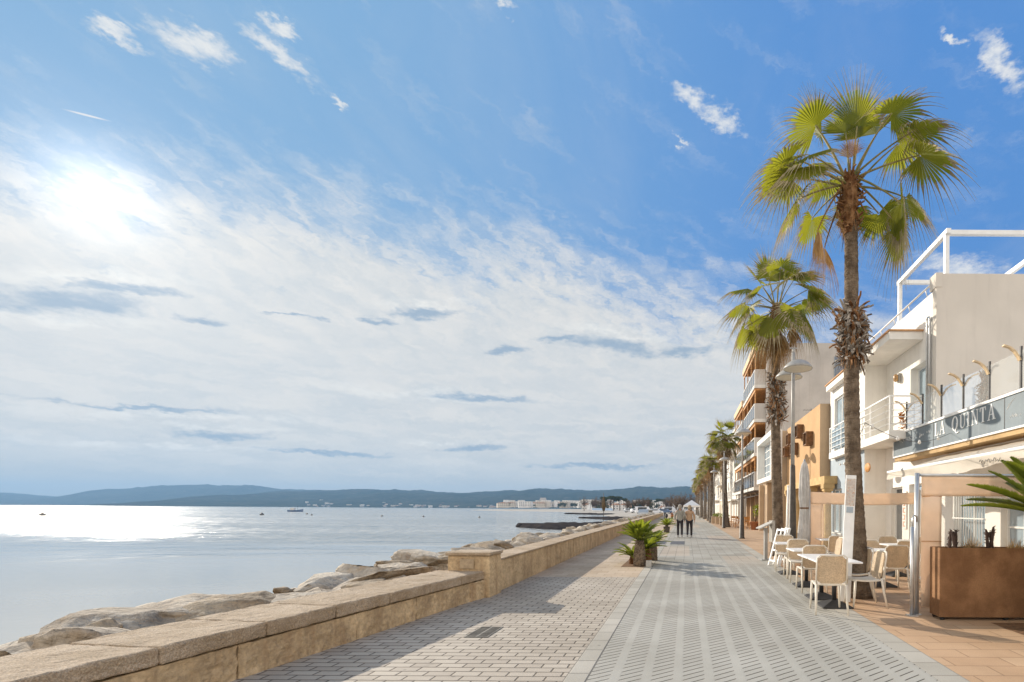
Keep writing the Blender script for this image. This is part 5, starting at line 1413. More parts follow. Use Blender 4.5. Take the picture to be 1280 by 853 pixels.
# lettering, serif capitals cut as flat white pieces; reading runs from far (+y) to near
def glyphs():
    T_, t_ = .155, .05                            # thick and thin stroke, in letter heights
    G_ = {}
    V_ = lambda x, w=T_: [(x-w/2,0),(x+w/2,0),(x+w/2,1),(x-w/2,1)]
    S_ = lambda x0, x1, z, h=.045: [(x0,z),(x1,z),(x1,z+h),(x0,z+h)]
    G_['L'] = (.66, [V_(.20), S_(.04,.36,.955), S_(.04,.62,0), [(.62,.0),(.66,.28),(.62,.28),(.55,.045)]])
    G_['A'] = (.84, [[(.40,1.02),(.50,1.02),(.80,.03),(.63,.03)], [(.40,1.02),(.44,.93),(.16,.03),(.11,.03)], S_(.0,.28,0), S_(.53,.90,0), [(.24,.33),(.62,.33),(.61,.38),(.25,.38)]])
    ring = []
    G_['U'] = (.84, [[(.10,.30),(.255,.30),(.255,.955),(.10,.955)], [(.66,.30),(.71,.30),(.71,.955),(.66,.955)], S_(.0,.36,.955), S_(.55,.83,.955)] +
               [[(.40+.30*math.cos(a),.30+.31*math.sin(a)),(.40+.30*math.cos(c),.30+.31*math.sin(c)),(.455+.205*math.cos(c),.31+.25*math.sin(c)),(.455+.205*math.cos(a),.31+.25*math.sin(a))] for a, c in [(math.pi+math.pi*k/10, math.pi+math.pi*(k+1)/10) for k in range(10)]])
    G_['I'] = (.42, [V_(.20), S_(.03,.37,.955), S_(.03,.37,0)])
    G_['N'] = (.92, [[(.16,.0),(.205,.0),(.205,.98),(.16,.98)], [(.10,1.0),(.28,1.0),(.80,0),(.68,-.02)], [(.745,.0),(.79,.0),(.79,1),(.745,1)], S_(.03,.32,0), S_(.63,.90,.955), S_(.02,.2,.955)])
    G_['T'] = (.76, [V_(.37), S_(.03,.71,.945,.055), S_(.21,.53,0), [(.03,.96),(.03,.74),(.06,.74),(.12,.95)], [(.71,.96),(.71,.74),(.68,.74),(.62,.95)]])
    q = []
    for k in range(24):
        a, c = 2*math.pi*k/24, 2*math.pi*(k+1)/24
        q.append([(.44+.42*math.cos(a),.5+.53*math.sin(a)),(.44+.42*math.cos(c),.5+.53*math.sin(c)),(.44+.27*math.cos(c),.5+.47*math.sin(c)),(.44+.27*math.cos(a),.5+.47*math.sin(a))])
    G_['Q'] = (.94, q + [[(.40,.02),(.52,.06),(.74,-.20),(.66,-.26)], [(.66,-.26),(.74,-.20),(.98,-.16),(1.0,-.22)]])
    return G_
GL = glyphs(); b = MB(); hgt = .33; yc = 13.42; z0 = 3.485
for i, ch in enumerate("LA QUINTA"):
    if ch == ' ': yc -= .30; b.build('lettering', sign_white, sg, world=True); b = MB(); continue
    wd, ps = GL[ch]
    for k, p_ in enumerate(ps):
        b.prism_x([(yc - x*hgt*.98, z0 + z*hgt) for x, z in p_], 6.4880-.0004*k, 6.4990)
    yc -= wd*hgt*.98 + .045
b.build('lettering', sign_white, sg, world=True)
# balustrade: posts with bent pale lamp brackets, clear panes
pys = [15.28-1.045*k for k in range(11)]
for i, y_ in enumerate(pys):
    pst = MB().box(6.535,6.575,y_-.02,y_+.02,3.925,4.78).build('post', dark_metal, rq, world=True)
    b = MB(); arc = [(6.53,y_,4.50),(6.49,y_,4.58),(6.42,y_,4.68),(6.32,y_,4.755),(6.20,y_,4.79)]
    for p_, q_ in zip(arc, arc[1:]): b.bar(p_, q_, .075, .03)
    b.build('bracket', pale_wood, pst, world=True)
    if i: MB().poly([(6.555,y_+.03,3.96),(6.555,y_+.03,4.70),(6.555,pys[i-1]-.03,4.70),(6.555,pys[i-1]-.03,3.96)]).build('glass_panel', clear_glass, rq, world=True)
# awning
aw = MB(); ny, nx = 60, 10; vs = []
for i in range(ny+1):
    y_ = 4.6 + 9.1*i/ny
    for k in range(nx+1):
        u = k/nx; vs.append((6.95-1.55*u, y_, 3.02 - .46*u - .05*math.sin(math.pi*u)*(.6+.4*math.sin(y_*7)) ))
fs = [(i*(nx+1)+k, i*(nx+1)+k+1, (i+1)*(nx+1)+k+1, (i+1)*(nx+1)+k) for i in range(ny) for k in range(nx)]
aw.add(vs, fs, 0, True)
ao = aw.build('awning', awning_cloth, rq, world=True, fix=False)
MB().tube([(5.39,4.6,2.555),(5.39,13.7,2.555)], .035, 10).build('front_bar', white_paint, ao, world=True)
b = MB(); vs = []; n = 120
for i in range(n+1):
    y_ = 4.6+9.1*i/n; dr = .20 + .05*math.sin(y_*1.35) + .012*math.sin(y_*9)
    for k in range(5): vs.append((5.372 - .02*math.sin(k*.8+y_*2.2), y_, 2.53 - dr*k/4))
b.add(vs, [(i*5+k, i*5+k+1, (i+1)*5+k+1, (i+1)*5+k) for i in range(n) for k in range(4)], 0, True)
b.build('valance', awning_cloth, ao, world=True, fix=False)
pts = []
for k in range(40):
    u = k/39; pts.append((5.345, 9.35-.62*u, 2.43 + .035*math.sin(k*1.15)*(1-.5*u) + .02*math.sin(k*.5)))
MB().tube(pts, .005, 4).build('script_mark', dark_metal, ao, world=True)
b = MB()
for y_ in (6.2,9.4,12.6): b.bar((6.95,y_,2.75),(6.2,y_-.35,2.60),.035,.035).bar((6.2,y_-.35,2.60),(5.42,y_,2.53),.03,.03)
b.build('folding_arm', white_paint, ao, world=True)
# things on the terrace roof
o = thing('terrace_bench', 'white upholstered bench on the roof terrace behind the glass balustrade', 'bench', (7.5,12.2,3.345))
MB().box(-.35,.35,-1.4,1.4,.06,.42).build('seat', white_paint, o, bevel=.03); MB().box(.28,.40,-1.4,1.4,.425,.85).build('backrest', white_paint, o, bevel=.03)
for sy_ in (-1.25,1.25): MB().box(-.3,.3,sy_-.03,sy_+.03,0,.058).build('leg', dark_metal, o)
o = thing('dried_shrub', 'round dried brown shrub in a pot on the roof terrace behind the glass', 'shrub', (7.9,12.7,3.345))
MB().lathe([(0,0),(.2,0),(.26,.45),(.23,.45),(.2,.4),(0,.4)], 18).build('pot', concrete, o)
b = MB(); rg = random.Random(2)
for k in range(420):
    a = rg.uniform(0,6.28); e = rg.uniform(-.1,1.5); L = rg.uniform(.3,.55); d = Vector((math.cos(a)*math.cos(e),math.sin(a)*math.cos(e),math.sin(e))); p = Vector((0,0,.7)); q = p+d*L; s_ = d.orthogonal().normalized()*.006
    b.add([p-s_,p+s_,q], [(0,1,2)])
b.build('foliage', straw, o, fix=False)
o = thing('dried_plant', 'dried orange brown plant hanging over the far corner of the blue sign', 'plant', (6.72,15.72,3.805))
b = MB(); b.lathe([(0,0),(.08,0),(.10,.16),(.085,.16),(0,.13)], 14); b.build('pot', terracotta_pot, o)
b = MB(); rg = random.Random(12)
for k in range(16):
    a = rg.uniform(0,6.28); p = Vector((0,0,.12)); q = p + Vector((math.cos(a)*.12, math.sin(a)*.14, rg.uniform(.15,.72))); b.tube([p,q],[.006,.004],4); leaf_cloud(b, q, .10,.10,.10, 26, .038, rg)
b.build('foliage', orange_leaf, o, fix=False)

# ---- white two storey house with balcony and pergola
wh = thing('white_house', 'white two storey house with a deep balcony, roof pergola and blank beige end wall', 'house', (7,18,0))
b = MB(); opu = [(14.95,16.05,3.95,5.95)]; opg = [(14.7,16.1,.02,2.35),(16.6,17.5,.35,2.3)]
facade(b, 7, 14.4, 18, 3.2, 7.78, opu, .30); facade(b, 7, 14.4, 18, 0, 3.2, opg, .2); facade(b, 7, 18, 22.3, 6.86, 7.78, [], .1)
b.poly([(7,18,0),(7,18,6.86),(6.25,18,6.86),(6.25,18,0)])
ov = [(19.3,21.7,3.95,6.2)]; opv = [(18.5,20.2,.02,2.5),(20.6,21.9,.6,2.4)]
facade(b, 6.25, 18, 22.3, 3.66, 6.86, ov, .15); b.poly([(6.25,18,6.6),(6.25,22.3,6.6),(7,22.3,6.6),(7,18,6.6)])
b.box(7.02,14,22.1,22.3,0,7.7).box(13.9,14,14.6,22.1,0,7.7).box(7.2,13.9,14.6,22.1,6.9,7.0)
b.build('wall', white_wall, wh, world=True, fix=False)
b = MB(); facade(b, 6.25, 18, 22.3, 0, 3.655, opv, .15); b.build('lower_wall', blue_grey, wh, world=True, fix=False)
MB().box(6.99,14,14.385,14.60,3.345,8.2).box(6.97,7.15,14.37,14.75,7.82,8.22).build('end_wall', pm('beige end wall render', (.66,.605,.53), .9, .05, .6, .08, 30, streak=.2, stain=(.45,.4,.35)), wh, world=True)
window(wh, 7, opu[0], white_paint, blue_glass, .30, 1, 0, 'balcony_door', False); window(wh, 7, opg[0], white_paint, blue_glass, .2, 1, 1, 'glass_door', False); window(wh, 7, opg[1], white_paint, dark_glass, .2, 0)
window(wh, 6.25, ov[0], white_paint, blue_glass, .15, 2); window(wh, 6.25, opv[0], white_paint, blue_glass, .15, 1, 1, 'glass_door', False); window(wh, 6.25, opv[1], white_paint, blue_glass, .15, 1)
bs = MB().box(6.0,6.995,15.2,17.995,3.67,3.92).box(6.0,6.245,17.995,21.6,3.67,3.92).build('balcony_slab', white_wall, wh, world=True)
b = MB()
for z in (4.12,4.32,4.52,4.72): b.tube([(6.03,15.22,z),(6.03,21.58,z)], .014, 8).tube([(6.03,15.22,z),(6.98,15.22,z)], .014, 8)
b.box(6.005,6.055,15.195,21.6,4.92,4.96).box(6.057,6.985,15.196,15.246,4.92,4.96)
for k in range(5): yy = 15.22+k*1.59; b.box(6.012,6.048,yy-.018,yy+.018,3.921,4.919)
b.build('railing', white_paint, bs, world=True)
b = MB()
for k in range(5): b.box(6.075,6.095,18.9+k*.53,18.9+k*.53+.44,4.05,4.86)
b.build('blue_panel', blue_glass, bs, world=True)
ro = MB().box(6.0,6.995,15.2,22.1,6.62,6.855).build('roof_overhang', white_wall, wh, world=True)
MB().box(5.95,6.99,15.15,22.15,6.858,6.90).build('tile_edge', terracotta_trim, ro, world=True)
b = MB(); b.tube([(6.96,14.76,8.0),(6.96,22.2,8.0)], .03, 10)
for k in range(7): b.tube([(7.02,15+k*1.15,7.785),(6.96,15+k*1.15,8.0)], .016, 6)
b.build('roof_rail', white_paint, wh, world=True)
b = MB()
for x, y in ((7.42,14.7),(7.42,17.9),(10.8,14.7),(10.8,17.9)): b.box(x-.06,x+.06,y-.06,y+.06,7.0,9.44)
for x in (7.42,10.8): b.box(x-.065,x+.065,14.56,18.04,9.442,9.58)
for y in (14.7,17.9): b.box(7.487,10.733,y-.06,y+.06,9.444,9.575)
b.bar((7.42,17.98,8.2),(7.42,19.0,7.6),.08,.06)
b.build('pergola', white_paint, wh, world=True, bevel=.006)
MB().tube([(6.93,14.66,3.95),(6.93,14.66,7.0),(6.93,14.69,7.08),(6.93,14.74,7.10),(6.93,14.79,7.06),(6.93,14.80,6.9),(6.93,14.80,3.95)], .036, 10).build('downpipe', steel, wh, world=True)
wl = MB().box(6.90,6.995,16.72,16.86,5.72,6.02).build('wall_lamp', grey_metal, wh, world=True, bevel=.01); MB().lathe([(.03,-.12),(.07,-.08),(.075,.06),(.04,.12)], 12, (6.84,16.79,5.87)).build('lamp_glass', amber_glass, wl, world=True)
o = thing('oval_sign', 'small oval orange wooden sign on the white wall below the blue fascia', 'sign', (6.22,17.6,3.0))
b = MB(); b.lathe([(0,-.02),(.24,-.02),(.26,0),(.24,.02),(0,.02)], 24); ob = b.build('board', wood_orange, o); ob.rotation_euler = (0,R(90),0); ob.scale = (.62,1,1)
# orange upright sign on the pale pier beside the glass door, five square open outlines one above another
o = thing('upright_sign', 'narrow upright sign with orange outlined characters on the pale wall beside the glass door', 'sign', (6.97,16.3,1.2))
b = MB().box(6.955,6.985,16.22,16.48,.95,2.15); b.build('board', white_paint, o, world=True)
b = MB()
for k in range(5):
    z = 1.02+k*.22
    b.box(6.945,6.953,16.28,16.42,z,z+.03).box(6.945,6.953,16.28,16.42,z+.13,z+.16)
    b.box(6.944,6.952,16.28 if k % 2 else 16.39,16.31 if k % 2 else 16.42,z+.031,z+.129)
b.build('character', pm('orange sign paint', (.62,.27,.12), .6, .05), o, world=True)

# ---- ochre house with wooden boxes round its windows and a portico
oh_ = thing('ochre_house', 'ochre rendered house with wooden window boxes, a tan side wall and a columned portico', 'house', (5.85,25,0))
b = MB(); ow = [(23.75,24.3,4.6,5.12),(25.7,26.25,5.22,5.76),(28.0,28.5,5.12,5.64),(26.9,27.4,4.5,5.0),(29.0,29.4,4.6,5.05)]
facade(b, 5.85, 22.5, 29.8, 2.95, 6.2, ow, .25); b.build('front_wall', orange_render, oh_, world=True, fix=False)
b = MB(); b.poly([(5.85,22.5,2.95),(14,22.5,2.95),(14,22.5,6.2),(5.85,22.5,6.2)]); b.poly([(7.4,22.5,0),(14,22.5,0),(14,22.5,2.95),(7.4,22.5,2.95)]); shell(b, 5.85, 14, 22.5, 29.8, 2.95, 6.2, near=False); b.poly([(5.85,22.5,2.951),(5.85,29.8,2.951),(7.4,29.8,2.951),(7.4,22.5,2.951)])
facade(b, 7.4, 22.5, 29.8, 0, 2.95, [(23.2,24.4,.02,2.3),(25.2,26.6,.7,2.2)], .15); b.build('side_wall', tan_render, oh_, world=True, fix=False)
for op in [(23.2,24.4,.02,2.3),(25.2,26.6,.7,2.2)]: window(oh_, 7.4, op, white_paint, blue_glass, .15, 1, 1, 'window', False)
for (a, c, d, e) in ow:
    b = MB(); x0, x1 = 5.52, 6.09; t_ = .045
    b.box(x0,x1,a-.05,a-.002,d-.05,e+.05).box(x0,x1,c+.002,c+.05,d-.05,e+.05).box(x0,x1,a-.001,c+.001,d-.05,d-.003).box(x0,x1,a-.001,c+.001,e+.003,e+.05)
    wo_ = b.build('window_box', wood_dark, oh_, world=True)
    MB().poly([(6.08,a,d),(6.08,a,e),(6.08,c,e),(6.08,c,d)]).build('pane', dark_glass, wo_, world=True)
bm_ = MB().box(5.70,6.15,21.2,29.8,2.62,2.945).box(6.151,7.4,21.2,21.6,2.62,2.945).build('portico_beam', ochre_stone, oh_, world=True)
for y_ in (21.45,24.2,27.2,29.6):
    MB().box(5.70,6.12,y_-.21,y_+.21,0,.35).lathe([(.19,.35),(.165,.5),(.15,2.2),(.17,2.32)], 18, (5.91,y_,0)).box(5.72,6.10,y_-.19,y_+.19,2.32,2.42).box(5.68,6.14,y_-.23,y_+.23,2.423,2.617).build('column', ochre_stone, oh_, world=True)

# ---- house with the white framed bay window
gb = thing('bay_house', 'modern house with a big white framed bay window jutting out over tan pillars', 'house', (5,33,0))
b = MB(); facade(b, 5.6, 30, 37.4, 0, 6.15, [(30.9,33,.02,2.6),(34,36.2,.02,2.6)], .4); shell(b, 5.6, 14, 30, 37.4, 0, 6.15); b.build('wall', tan_render, gb, world=True, fix=False)
bb = MB(); bb.box(4.95,5.595,30,36.1,3.28,3.55).box(4.95,5.595,30,36.1,5.92,6.22).box(4.95,5.595,30,30.25,3.552,5.918).box(4.95,5.595,35.85,36.1,3.552,5.918)
bo = bb.build('bay', white_wall, gb, world=True)
window(bo.parent, 5.25, (30.26,35.84,3.56,5.91), white_paint, blue_glass, .25, 4, 4, 'bay_window', False, .07)
for op in ((30.9,33,.02,2.6),(34,36.2,.02,2.6)): window(gb, 5.6, op, wood_dark, dark_glass, .4, 1, 0, 'window', False)
for y_ in (30.3,33.5,37.0): MB().box(5.25,5.59,y_-.17,y_+.17,0,3.27).build('pillar', tan_render, gb, world=True)

# ---- the apartment block
ap = thing('apartment_block', 'beige apartment block with four tiers of timber lined balconies and a blank grey end wall', 'apartment block', (5.9,42,0))
b = MB(); tops = [12.0,9.45,6.9,4.35]; xw = 6.7
flo = [tz-1.15 for tz in tops]
opsA = []
for f_ in flo + [.0]:
    for (a, c) in ((39.2,41.4),(42.4,44.8)): opsA.append((a, c, max(.02, f_+.02), f_+2.05))
facade(b, xw, 38.25, 46, 0, 13.9, opsA, .15, 1); b.build('inner_wall', [wood_orange, pm('warm ochre plaster', (.62,.40,.21), .85, .06, 1, .05, 20)], ap, world=True, fix=False)
for op in opsA: window(ap, xw, op, wood_orange, dark_glass, .15, 1, 0, 'balcony_door', False)
b = MB(); b.box(5.88,16,38.0,38.25,0,13.9).box(15.8,16,38.25,54,0,13.9).box(6.5,15.8,53.8,54,0,11.2).box(6.75,15.8,38.25,53.8,13.5,13.7)
b.build('end_wall', grey_render, ap, world=True)
for (z0, z1) in ((11.3,12.9),(9.2,10.4),(6.6,7.8)):
    lw = MB(); lw.box(10.9,11.75,37.93,37.995,z0,z1)
    lo = lw.build('shuttered_window', blue_grey, ap, world=True); l2 = MB()
    for k in range(7): l2.box(10.95+k*.115,11.0+k*.115,37.90,37.928,z0+.05,z1-.05)
    l2.build('slat', pm('slate shutter', (.17,.19,.24), .6, .1) if 'slate shutter' not in bpy.data.materials else bpy.data.materials['slate shutter'], lo, world=True)
def balcony_stack(par, xb, xw, y0, y1, tops, roof_z):
    for i, tz in enumerate(tops):
        f_ = tz-1.15
        b = MB().box(xb,xw-.003,y0,y1,f_-.24,f_)
        bo_ = b.build('balcony', white_wall_b, par, world=True)
        MB().box(xb+.05,5.878 if xw > 5.9 else xw-.01,y0+.002,y0+.12,f_+.003,tz).build('end_panel', grey_render, bo_, world=True); MB().box(xb+.05,xw-.005,y1-.12,y1-.002,f_+.003,tz).build('end_panel', grey_render, bo_, world=True)
        r_ = MB(); r_.box(xb+.02,xb+.07,y0+.125,y1-.125,tz-.07,tz)
        n_ = 6
        for k in range(n_+1): yy = y0+.15+(y1-y0-.3)*k/n_; r_.box(xb+.025,xb+.065,yy-.025,yy+.025,f_+.003,tz-.073)
        r_.build('railing', white_paint, bo_, world=True)
        gl = MB()
        for k in range(n_): ya = y0+.15+(y1-y0-.3)*k/n_; gl.box(xb+.035,xb+.05,ya+.05,ya+(y1-y0-.3)/n_-.05,f_+.12,tz-.12)
        gl.build('dark_glass_panel', dark_glass, bo_, world=True)
        up = tops[i-1]-1.15-.24 if i else roof_z
        s_ = MB(); n_ = int((y1-y0)/.42)
        for k in range(n_): ya = y0+.15+(y1-y0-.3)*k/n_; s_.box(xb+.05,xw-.02,ya,ya+.12,up-.14,up-.004)
        s_.box(xb+.05,xb+.13,y0+.05,y1-.05,up-.28,up-.142)
        s_.build('soffit_slat', wood_orange, bo_, world=True)
        for k in range(4):
            yy = y0+.25+(y1-y0-.5)*k/3; MB().box(xb+.075,xb+.15,yy-.05,yy+.05,tz+.003,up-.29).build('post', wood_orange, bo_, world=True)
    MB().box(xb-.05,xw,y0-.02,y1,roof_z,roof_z+.5).build('roof_edge', pm('pale ochre fascia', (.66,.50,.33), .85, .06) if 'pale ochre fascia' not in bpy.data.materials else bpy.data.materials['pale ochre fascia'], par, world=True)
balcony_stack(ap, 5.02, 6.69, 38.26, 46, tops, 13.45)
opsB = [(48, 50.5, f_+.02, f_+2.05) for f_ in flo[1:]]
b = MB(); facade(b, 6.5, 46.01, 54, 0, 11.2, opsB, .15); b.poly([(6.5,46.01,11.2),(15.8,46.01,11.2),(15.8,54,11.2),(6.5,54,11.2)]); b.build('rear_wall', bpy.data.materials['warm ochre plaster'], ap, world=True, fix=False)
for op in opsB: window(ap, 6.5, op, wood_orange, dark_glass, .15, 1, 0, 'balcony_door', False)
balcony_stack(ap, 4.98, 6.49, 46.3, 53.6, tops[1:], 10.85)
sa = MB(); vs = []
for i in range(31):
    y_ = 38.4+15*i/30
    for k in range(5): u = k/4; vs.append((5.85-1.35*u, y_, 2.78-.42*u-.05*math.sin(math.pi*u)+.02*math.sin(y_*5)*u))
sa.add(vs, [(i*5+k, i*5+k+1, (i+1)*5+k+1, (i+1)*5+k) for i in range(30) for k in range(4)], 0, True)
sa.build('shop_awning', pm('dark brown awning', (.075,.055,.045), .85, .2, 3, .05), ap, world=True, fix=False)
for y_ in (38.15,41,44,47): MB().box(5.55,5.86,y_+.12,y_+.42,0,2.9).build('pillar', tan_render, ap, world=True)

# ---- the white terrace of houses beyond
def row_house(label, y0, y1, xf, h, mat, nst, seed, chimney=False, balc=True, pitched=False):
    o = thing('terrace_house', label, 'house', (xf,(y0+y1)/2,0), 0, 'houses of the terrace beyond the apartment block'); rg = random.Random(seed)
    ops = []; st_ = h/nst; nw = max(2, int((y1-y0)/2.8))
    for s in range(nst):
        for k in range(nw):
            yc_ = y0 + (k+.5)*(y1-y0)/nw; tall = rg.random() < .45 or s == 0
            ops.append((yc_-.5, yc_+.5, s*st_+(.05 if tall else .9), s*st_+2.2))
    b = MB(); facade(b, xf, y0, y1, 0, h, ops, .15); shell(b, xf, xf+8, y0, y1, 0, h); b.build('wall', mat, o, world=True, fix=False)
    for op in ops: window(o, xf, op, rg.choice([white_paint, wood_dark, wood_orange]), dark_glass, .15, 1, 0, 'window', False)
    if balc:
        for s in range(1, nst):
            if rg.random() < .8:
                f_ = s*st_; ya, yb = y0+.5, y1-.5
                bo_ = MB().box(xf-.75,xf-.002,ya,yb,f_-.15,f_).build('balcony', white_wall, o, world=True)
                r_ = MB(); r_.box(xf-.75,xf-.70,ya,yb,f_+.92,f_+.97)
                for k in range(int((yb-ya)/.35)+1): r_.box(xf-.735,xf-.715,ya+k*.35,ya+k*.35+.02,f_,f_+.919)
                r_.build('railing', rg.choice([white_paint, dark_metal]), bo_, world=True)
    MB().box(xf-.2,xf+8.1,y0+.003,y1-.003,h+.003,h+.25).build('roof', roof_tile if pitched else mat, o, world=True)
    if chimney:
        MB().box(xf+.4,xf+.9,y0+1.2,y0+1.7,h+.252,h+1.1).lathe([(.16,1.1),(.16,1.35),(.26,1.38),(.22,1.55),(.05,1.6),(0,1.6)], 12, (xf+.65,y0+1.45,h)).build('chimney', white_wall_b, o, world=True)
        MB().box(xf+1.6,xf+4.5,y0+.8,y1-1,h+.252,h+1.6).build('roof_room', white_wall_b, o, world=True)
row_house('tall white house with a chimney and roof room, next to the apartment block', 55.5, 65, 5.6, 10.4, white_wall_b, 4, 1, True)
row_house('narrow white house with balconies, just past the tall one with the chimney', 65.05, 73, 5.5, 8.4, white_wall, 3, 2, pitched=True)
row_house('cream house with a red eave in the middle of the far terrace', 73.05, 82, 5.4, 7.6, wtown[1], 3, 3, pitched=True)
row_house('broad white house level with the farthest lamp posts', 82.05, 95, 5.3, 9.0, white_wall, 3, 4)
row_house('low pale house next to last in the far terrace', 95.05, 108, 5.2, 6.4, white_wall_b, 2, 5, pitched=True)
row_house('last white house of the terrace at the end of the promenade', 108.05, 124, 5.1, 8.6, white_wall, 3, 6)

# small fittings: air conditioners, aerials, pipes
for (x, y, z, lab) in ((5.28,57.2,3.4,'white air conditioning unit on the front of the tall house with the chimney'), (5.18,70.5,4.1,'white air conditioning unit under the eave of the narrow white house')):
    o = thing('air_conditioner', lab, 'air conditioner', (x,y,z)); MB().box(-.15,.15,-.42,.42,0,.6).build('case', white_paint, o, bevel=.02); MB().tube([(-.155,-.1,.3),(-.165,-.1,.3)], .22, 16).build('fan_grille', dark_metal, o); MB().box(.0,.30,-.3,-.26,-.06,-.003).box(.0,.30,.26,.3,-.06,-.003).build('bracket', dark_metal, o)
for (x, y, z, lab) in ((8.2,45,13.7,'television aerial on the roof of the apartment block'), (6.6,69,8.65,'television aerial on the narrow white house'), (8,33,6.15,'television aerial on the flat roof of the bay window house')):
    o = thing('aerial', lab, 'aerial', (x,y,z)); MB().tube([(0,0,0),(0,0,1.9)], .02, 6).build('mast', dark_metal, o); b = MB(); b.tube([(-.5,0,1.8),(.5,0,1.8)], .012, 5)
    for k in range(6): b.tube([(-.45+k*.17,-.22+.02*k,1.8),(-.45+k*.17,.22-.02*k,1.8)], .008, 5)
    b.build('antenna', dark_metal, o)
MB().tube([(7.9,37.93,.1),(7.9,37.93,9.6)], .045, 8).build('drain_pipe', grey_metal, ap, world=True)
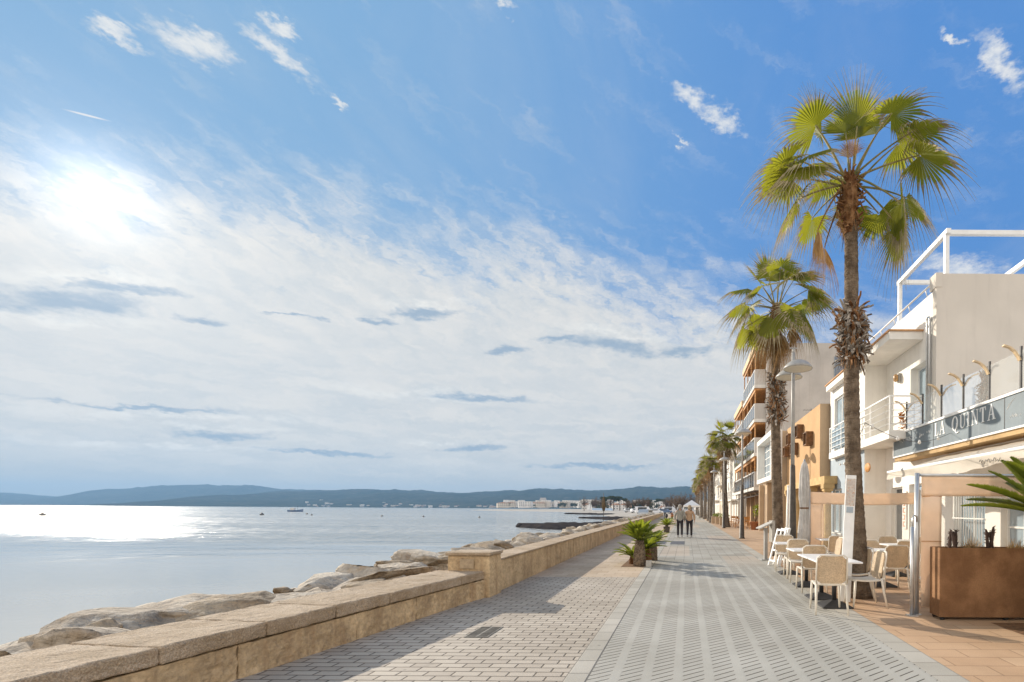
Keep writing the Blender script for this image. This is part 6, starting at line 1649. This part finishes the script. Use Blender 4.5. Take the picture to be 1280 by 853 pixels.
# ------------------------------------------------------------------ the walking couple
def skin_obj(name, joints, edges, mat, parent, sub=2, root=0):
    me = bpy.data.meshes.new(name); me.from_pydata([j[0] for j in joints], edges, []); me.materials.append(mat)
    o = bpy.data.objects.new(name, me); COL.objects.link(o); o.parent = parent
    s_ = o.modifiers.new('Skin','SKIN'); s_.use_smooth_shade = True; s_.branch_smoothing = .4
    if not me.skin_vertices: me.skin_vertices.new()
    for i, j in enumerate(joints):
        r_ = j[1]; me.skin_vertices[0].data[i].radius = r_ if isinstance(r_, tuple) else (r_, r_)
        me.skin_vertices[0].data[i].use_root = (i == root)
    ss = o.modifiers.new('Subdivision','SUBSURF'); ss.levels = sub; ss.render_levels = sub
    return o
def person(label, loc, rz, H, jacket, hair, step, arms, coat_len=.0, long_hair=False):
    o = thing('person', label, 'person', loc, rz); k = H/1.75
    V = lambda x,y,z: (x*k, y*k, z*k)
    sL, sR = step, -step                                    # forward swing of the feet (+y is ahead)
    hipz, kz = .93, .50
    fL, fR = (-.10, sL*.34, .085 if sL > 0 else .12), (.10, sR*.34, .085 if sR > 0 else .12)
    kL, kR = (-.10, sL*.16 + .05, kz), (.10, sR*.16 + .05, kz)
    aL, aR = arms
    eL, eR = (-.27, -aL*.10-.03, 1.13), (.27, -aR*.10-.03, 1.13)
    hL, hR = (-.27, aL*.14, .90), (.27, aR*.14, .90)
    J = [(V(0,0,.95),.12*k),(V(0,.0,1.12),.11*k),(V(0,.0,1.32),.125*k),(V(0,0,1.46),.06*k),(V(0,.012,1.53),.05*k),(V(0,.02,1.60),.078*k),(V(0,.02,1.69),.072*k),
         (V(-.10,0,.90),.085*k),(V(*kL),.055*k),(V(*fL),.038*k),(V(.10,0,.90),.085*k),(V(*kR),.055*k),(V(*fR),.038*k),
         (V(-.18,0,1.42),.055*k),(V(*eL),.04*k),(V(*hL),.028*k),(V(.18,0,1.42),.055*k),(V(*eR),.04*k),(V(*hR),.028*k)]
    E_ = [(0,1),(1,2),(2,3),(3,4),(4,5),(5,6),(0,7),(7,8),(8,9),(0,10),(10,11),(11,12),(2,13),(13,14),(14,15),(2,16),(16,17),(17,18)]
    for base, hp, s_ in ((15,hL,-1),(18,hR,1)):
        palm = len(J); J.append((V(hp[0], hp[1]+.01, hp[2]-.06), (.036*k,.016*k))); E_.append((base, palm))
        for fi, (dy_, L) in enumerate(((-.03,.075),(-.01,.085),(.01,.08),(.028,.065))):
            a = len(J); J.append((V(hp[0], hp[1]+.01+dy_, hp[2]-.09), .010*k)); J.append((V(hp[0]-s_*.012, hp[1]+.015+dy_, hp[2]-.09-L), .008*k)); E_ += [(palm,a),(a,a+1)]
        a = len(J); J.append((V(hp[0]-s_*.01, hp[1]+.05, hp[2]-.07), .011*k)); J.append((V(hp[0]-s_*.02, hp[1]+.06, hp[2]-.11), .009*k)); E_ += [(palm,a),(a,a+1)]
    skin_obj('body', J, E_, skin_mat, o)
    # face: nose and ears (turned away from us)
    MB().lathe([(.001,.03),(.012,.01),(.016,-.012),(.001,-.02)], 8, V(0,.11,1.615)).build('nose', skin_mat, o)
    # trousers
    T = [(V(0,0,.97),.15*k),(V(-.095,0,.88),.105*k),(V(kL[0],kL[1],kL[2]),.075*k),(V(fL[0],fL[1],fL[2]+.0),.062*k),(V(.095,0,.88),.105*k),(V(kR[0],kR[1],kR[2]),.075*k),(V(fR[0],fR[1],fR[2]+.0),.062*k)]
    skin_obj('trousers', T, [(0,1),(1,2),(2,3),(0,4),(4,5),(5,6)], trousers_dark, o)
    # jacket
    hem = .86 - coat_len
    T = [(V(0,0,1.14),(.20*k,.145*k)),(V(0,0,1.30),(.20*k,.14*k)),(V(0,0,1.43),(.15*k,.10*k)),(V(0,.01,1.50),.078*k),(V(0,-.005,hem+.08),(.215*k,.155*k)),(V(0,-.005,hem),(.205*k,.15*k)),
         (V(-.185,0,1.40),.078*k),(V(*eL),.068*k),(V(hL[0],hL[1],hL[2]+.03),.052*k),(V(.185,0,1.40),.078*k),(V(*eR),.068*k),(V(hR[0],hR[1],hR[2]+.03),.052*k)]
    skin_obj('jacket', T, [(0,1),(1,2),(2,3),(0,4),(4,5),(1,6),(6,7),(7,8),(1,9),(9,10),(10,11)], jacket, o)
    # hair cap
    hb = MB(); n = 14
    prof = [(.001,.135),(.05,.125),(.085,.09),(.10,.04),(.10,-.01),(.092,-.06),(.075,-.10)] if not long_hair else [(.001,.13),(.05,.12),(.083,.085),(.098,.03),(.098,-.03),(.092,-.08),(.07,-.12)]
    hb.lathe([(r_*k, z_*k) for r_, z_ in prof], n, V(0,-.008,1.645)); hb.build('hair', hair, o)
    for f_ in (fL, fR):
        b = MB(); x, y, z = f_
        b.add([V(x-.045,y-.08,z-.085),V(x+.045,y-.08,z-.085),V(x+.05,y+.17,z-.085),V(x-.05,y+.17,z-.085),V(x-.042,y-.075,z+.02),V(x+.042,y-.075,z+.02),V(x+.04,y+.15,z-.03),V(x-.04,y+.15,z-.03)], [(0,3,2,1),(4,5,6,7),(0,1,5,4),(1,2,6,5),(2,3,7,6),(3,0,4,7)])
        b.build('shoe', shoe_mat, o, bevel=.02)
    return o
person('person walking away in a loose grey jacket, on the seaward side of the couple', (-.34,27.5,0), R(2), 1.76, jacket_grey, hair_grey, .55, (-.5,.5), .02)
person('person walking away in a tan jacket and dark trousers, beside the one in grey', (.17,27.6,0), R(-3), 1.73, jacket_tan, hair_blond, -.5, (.6,-.6), .0, True)
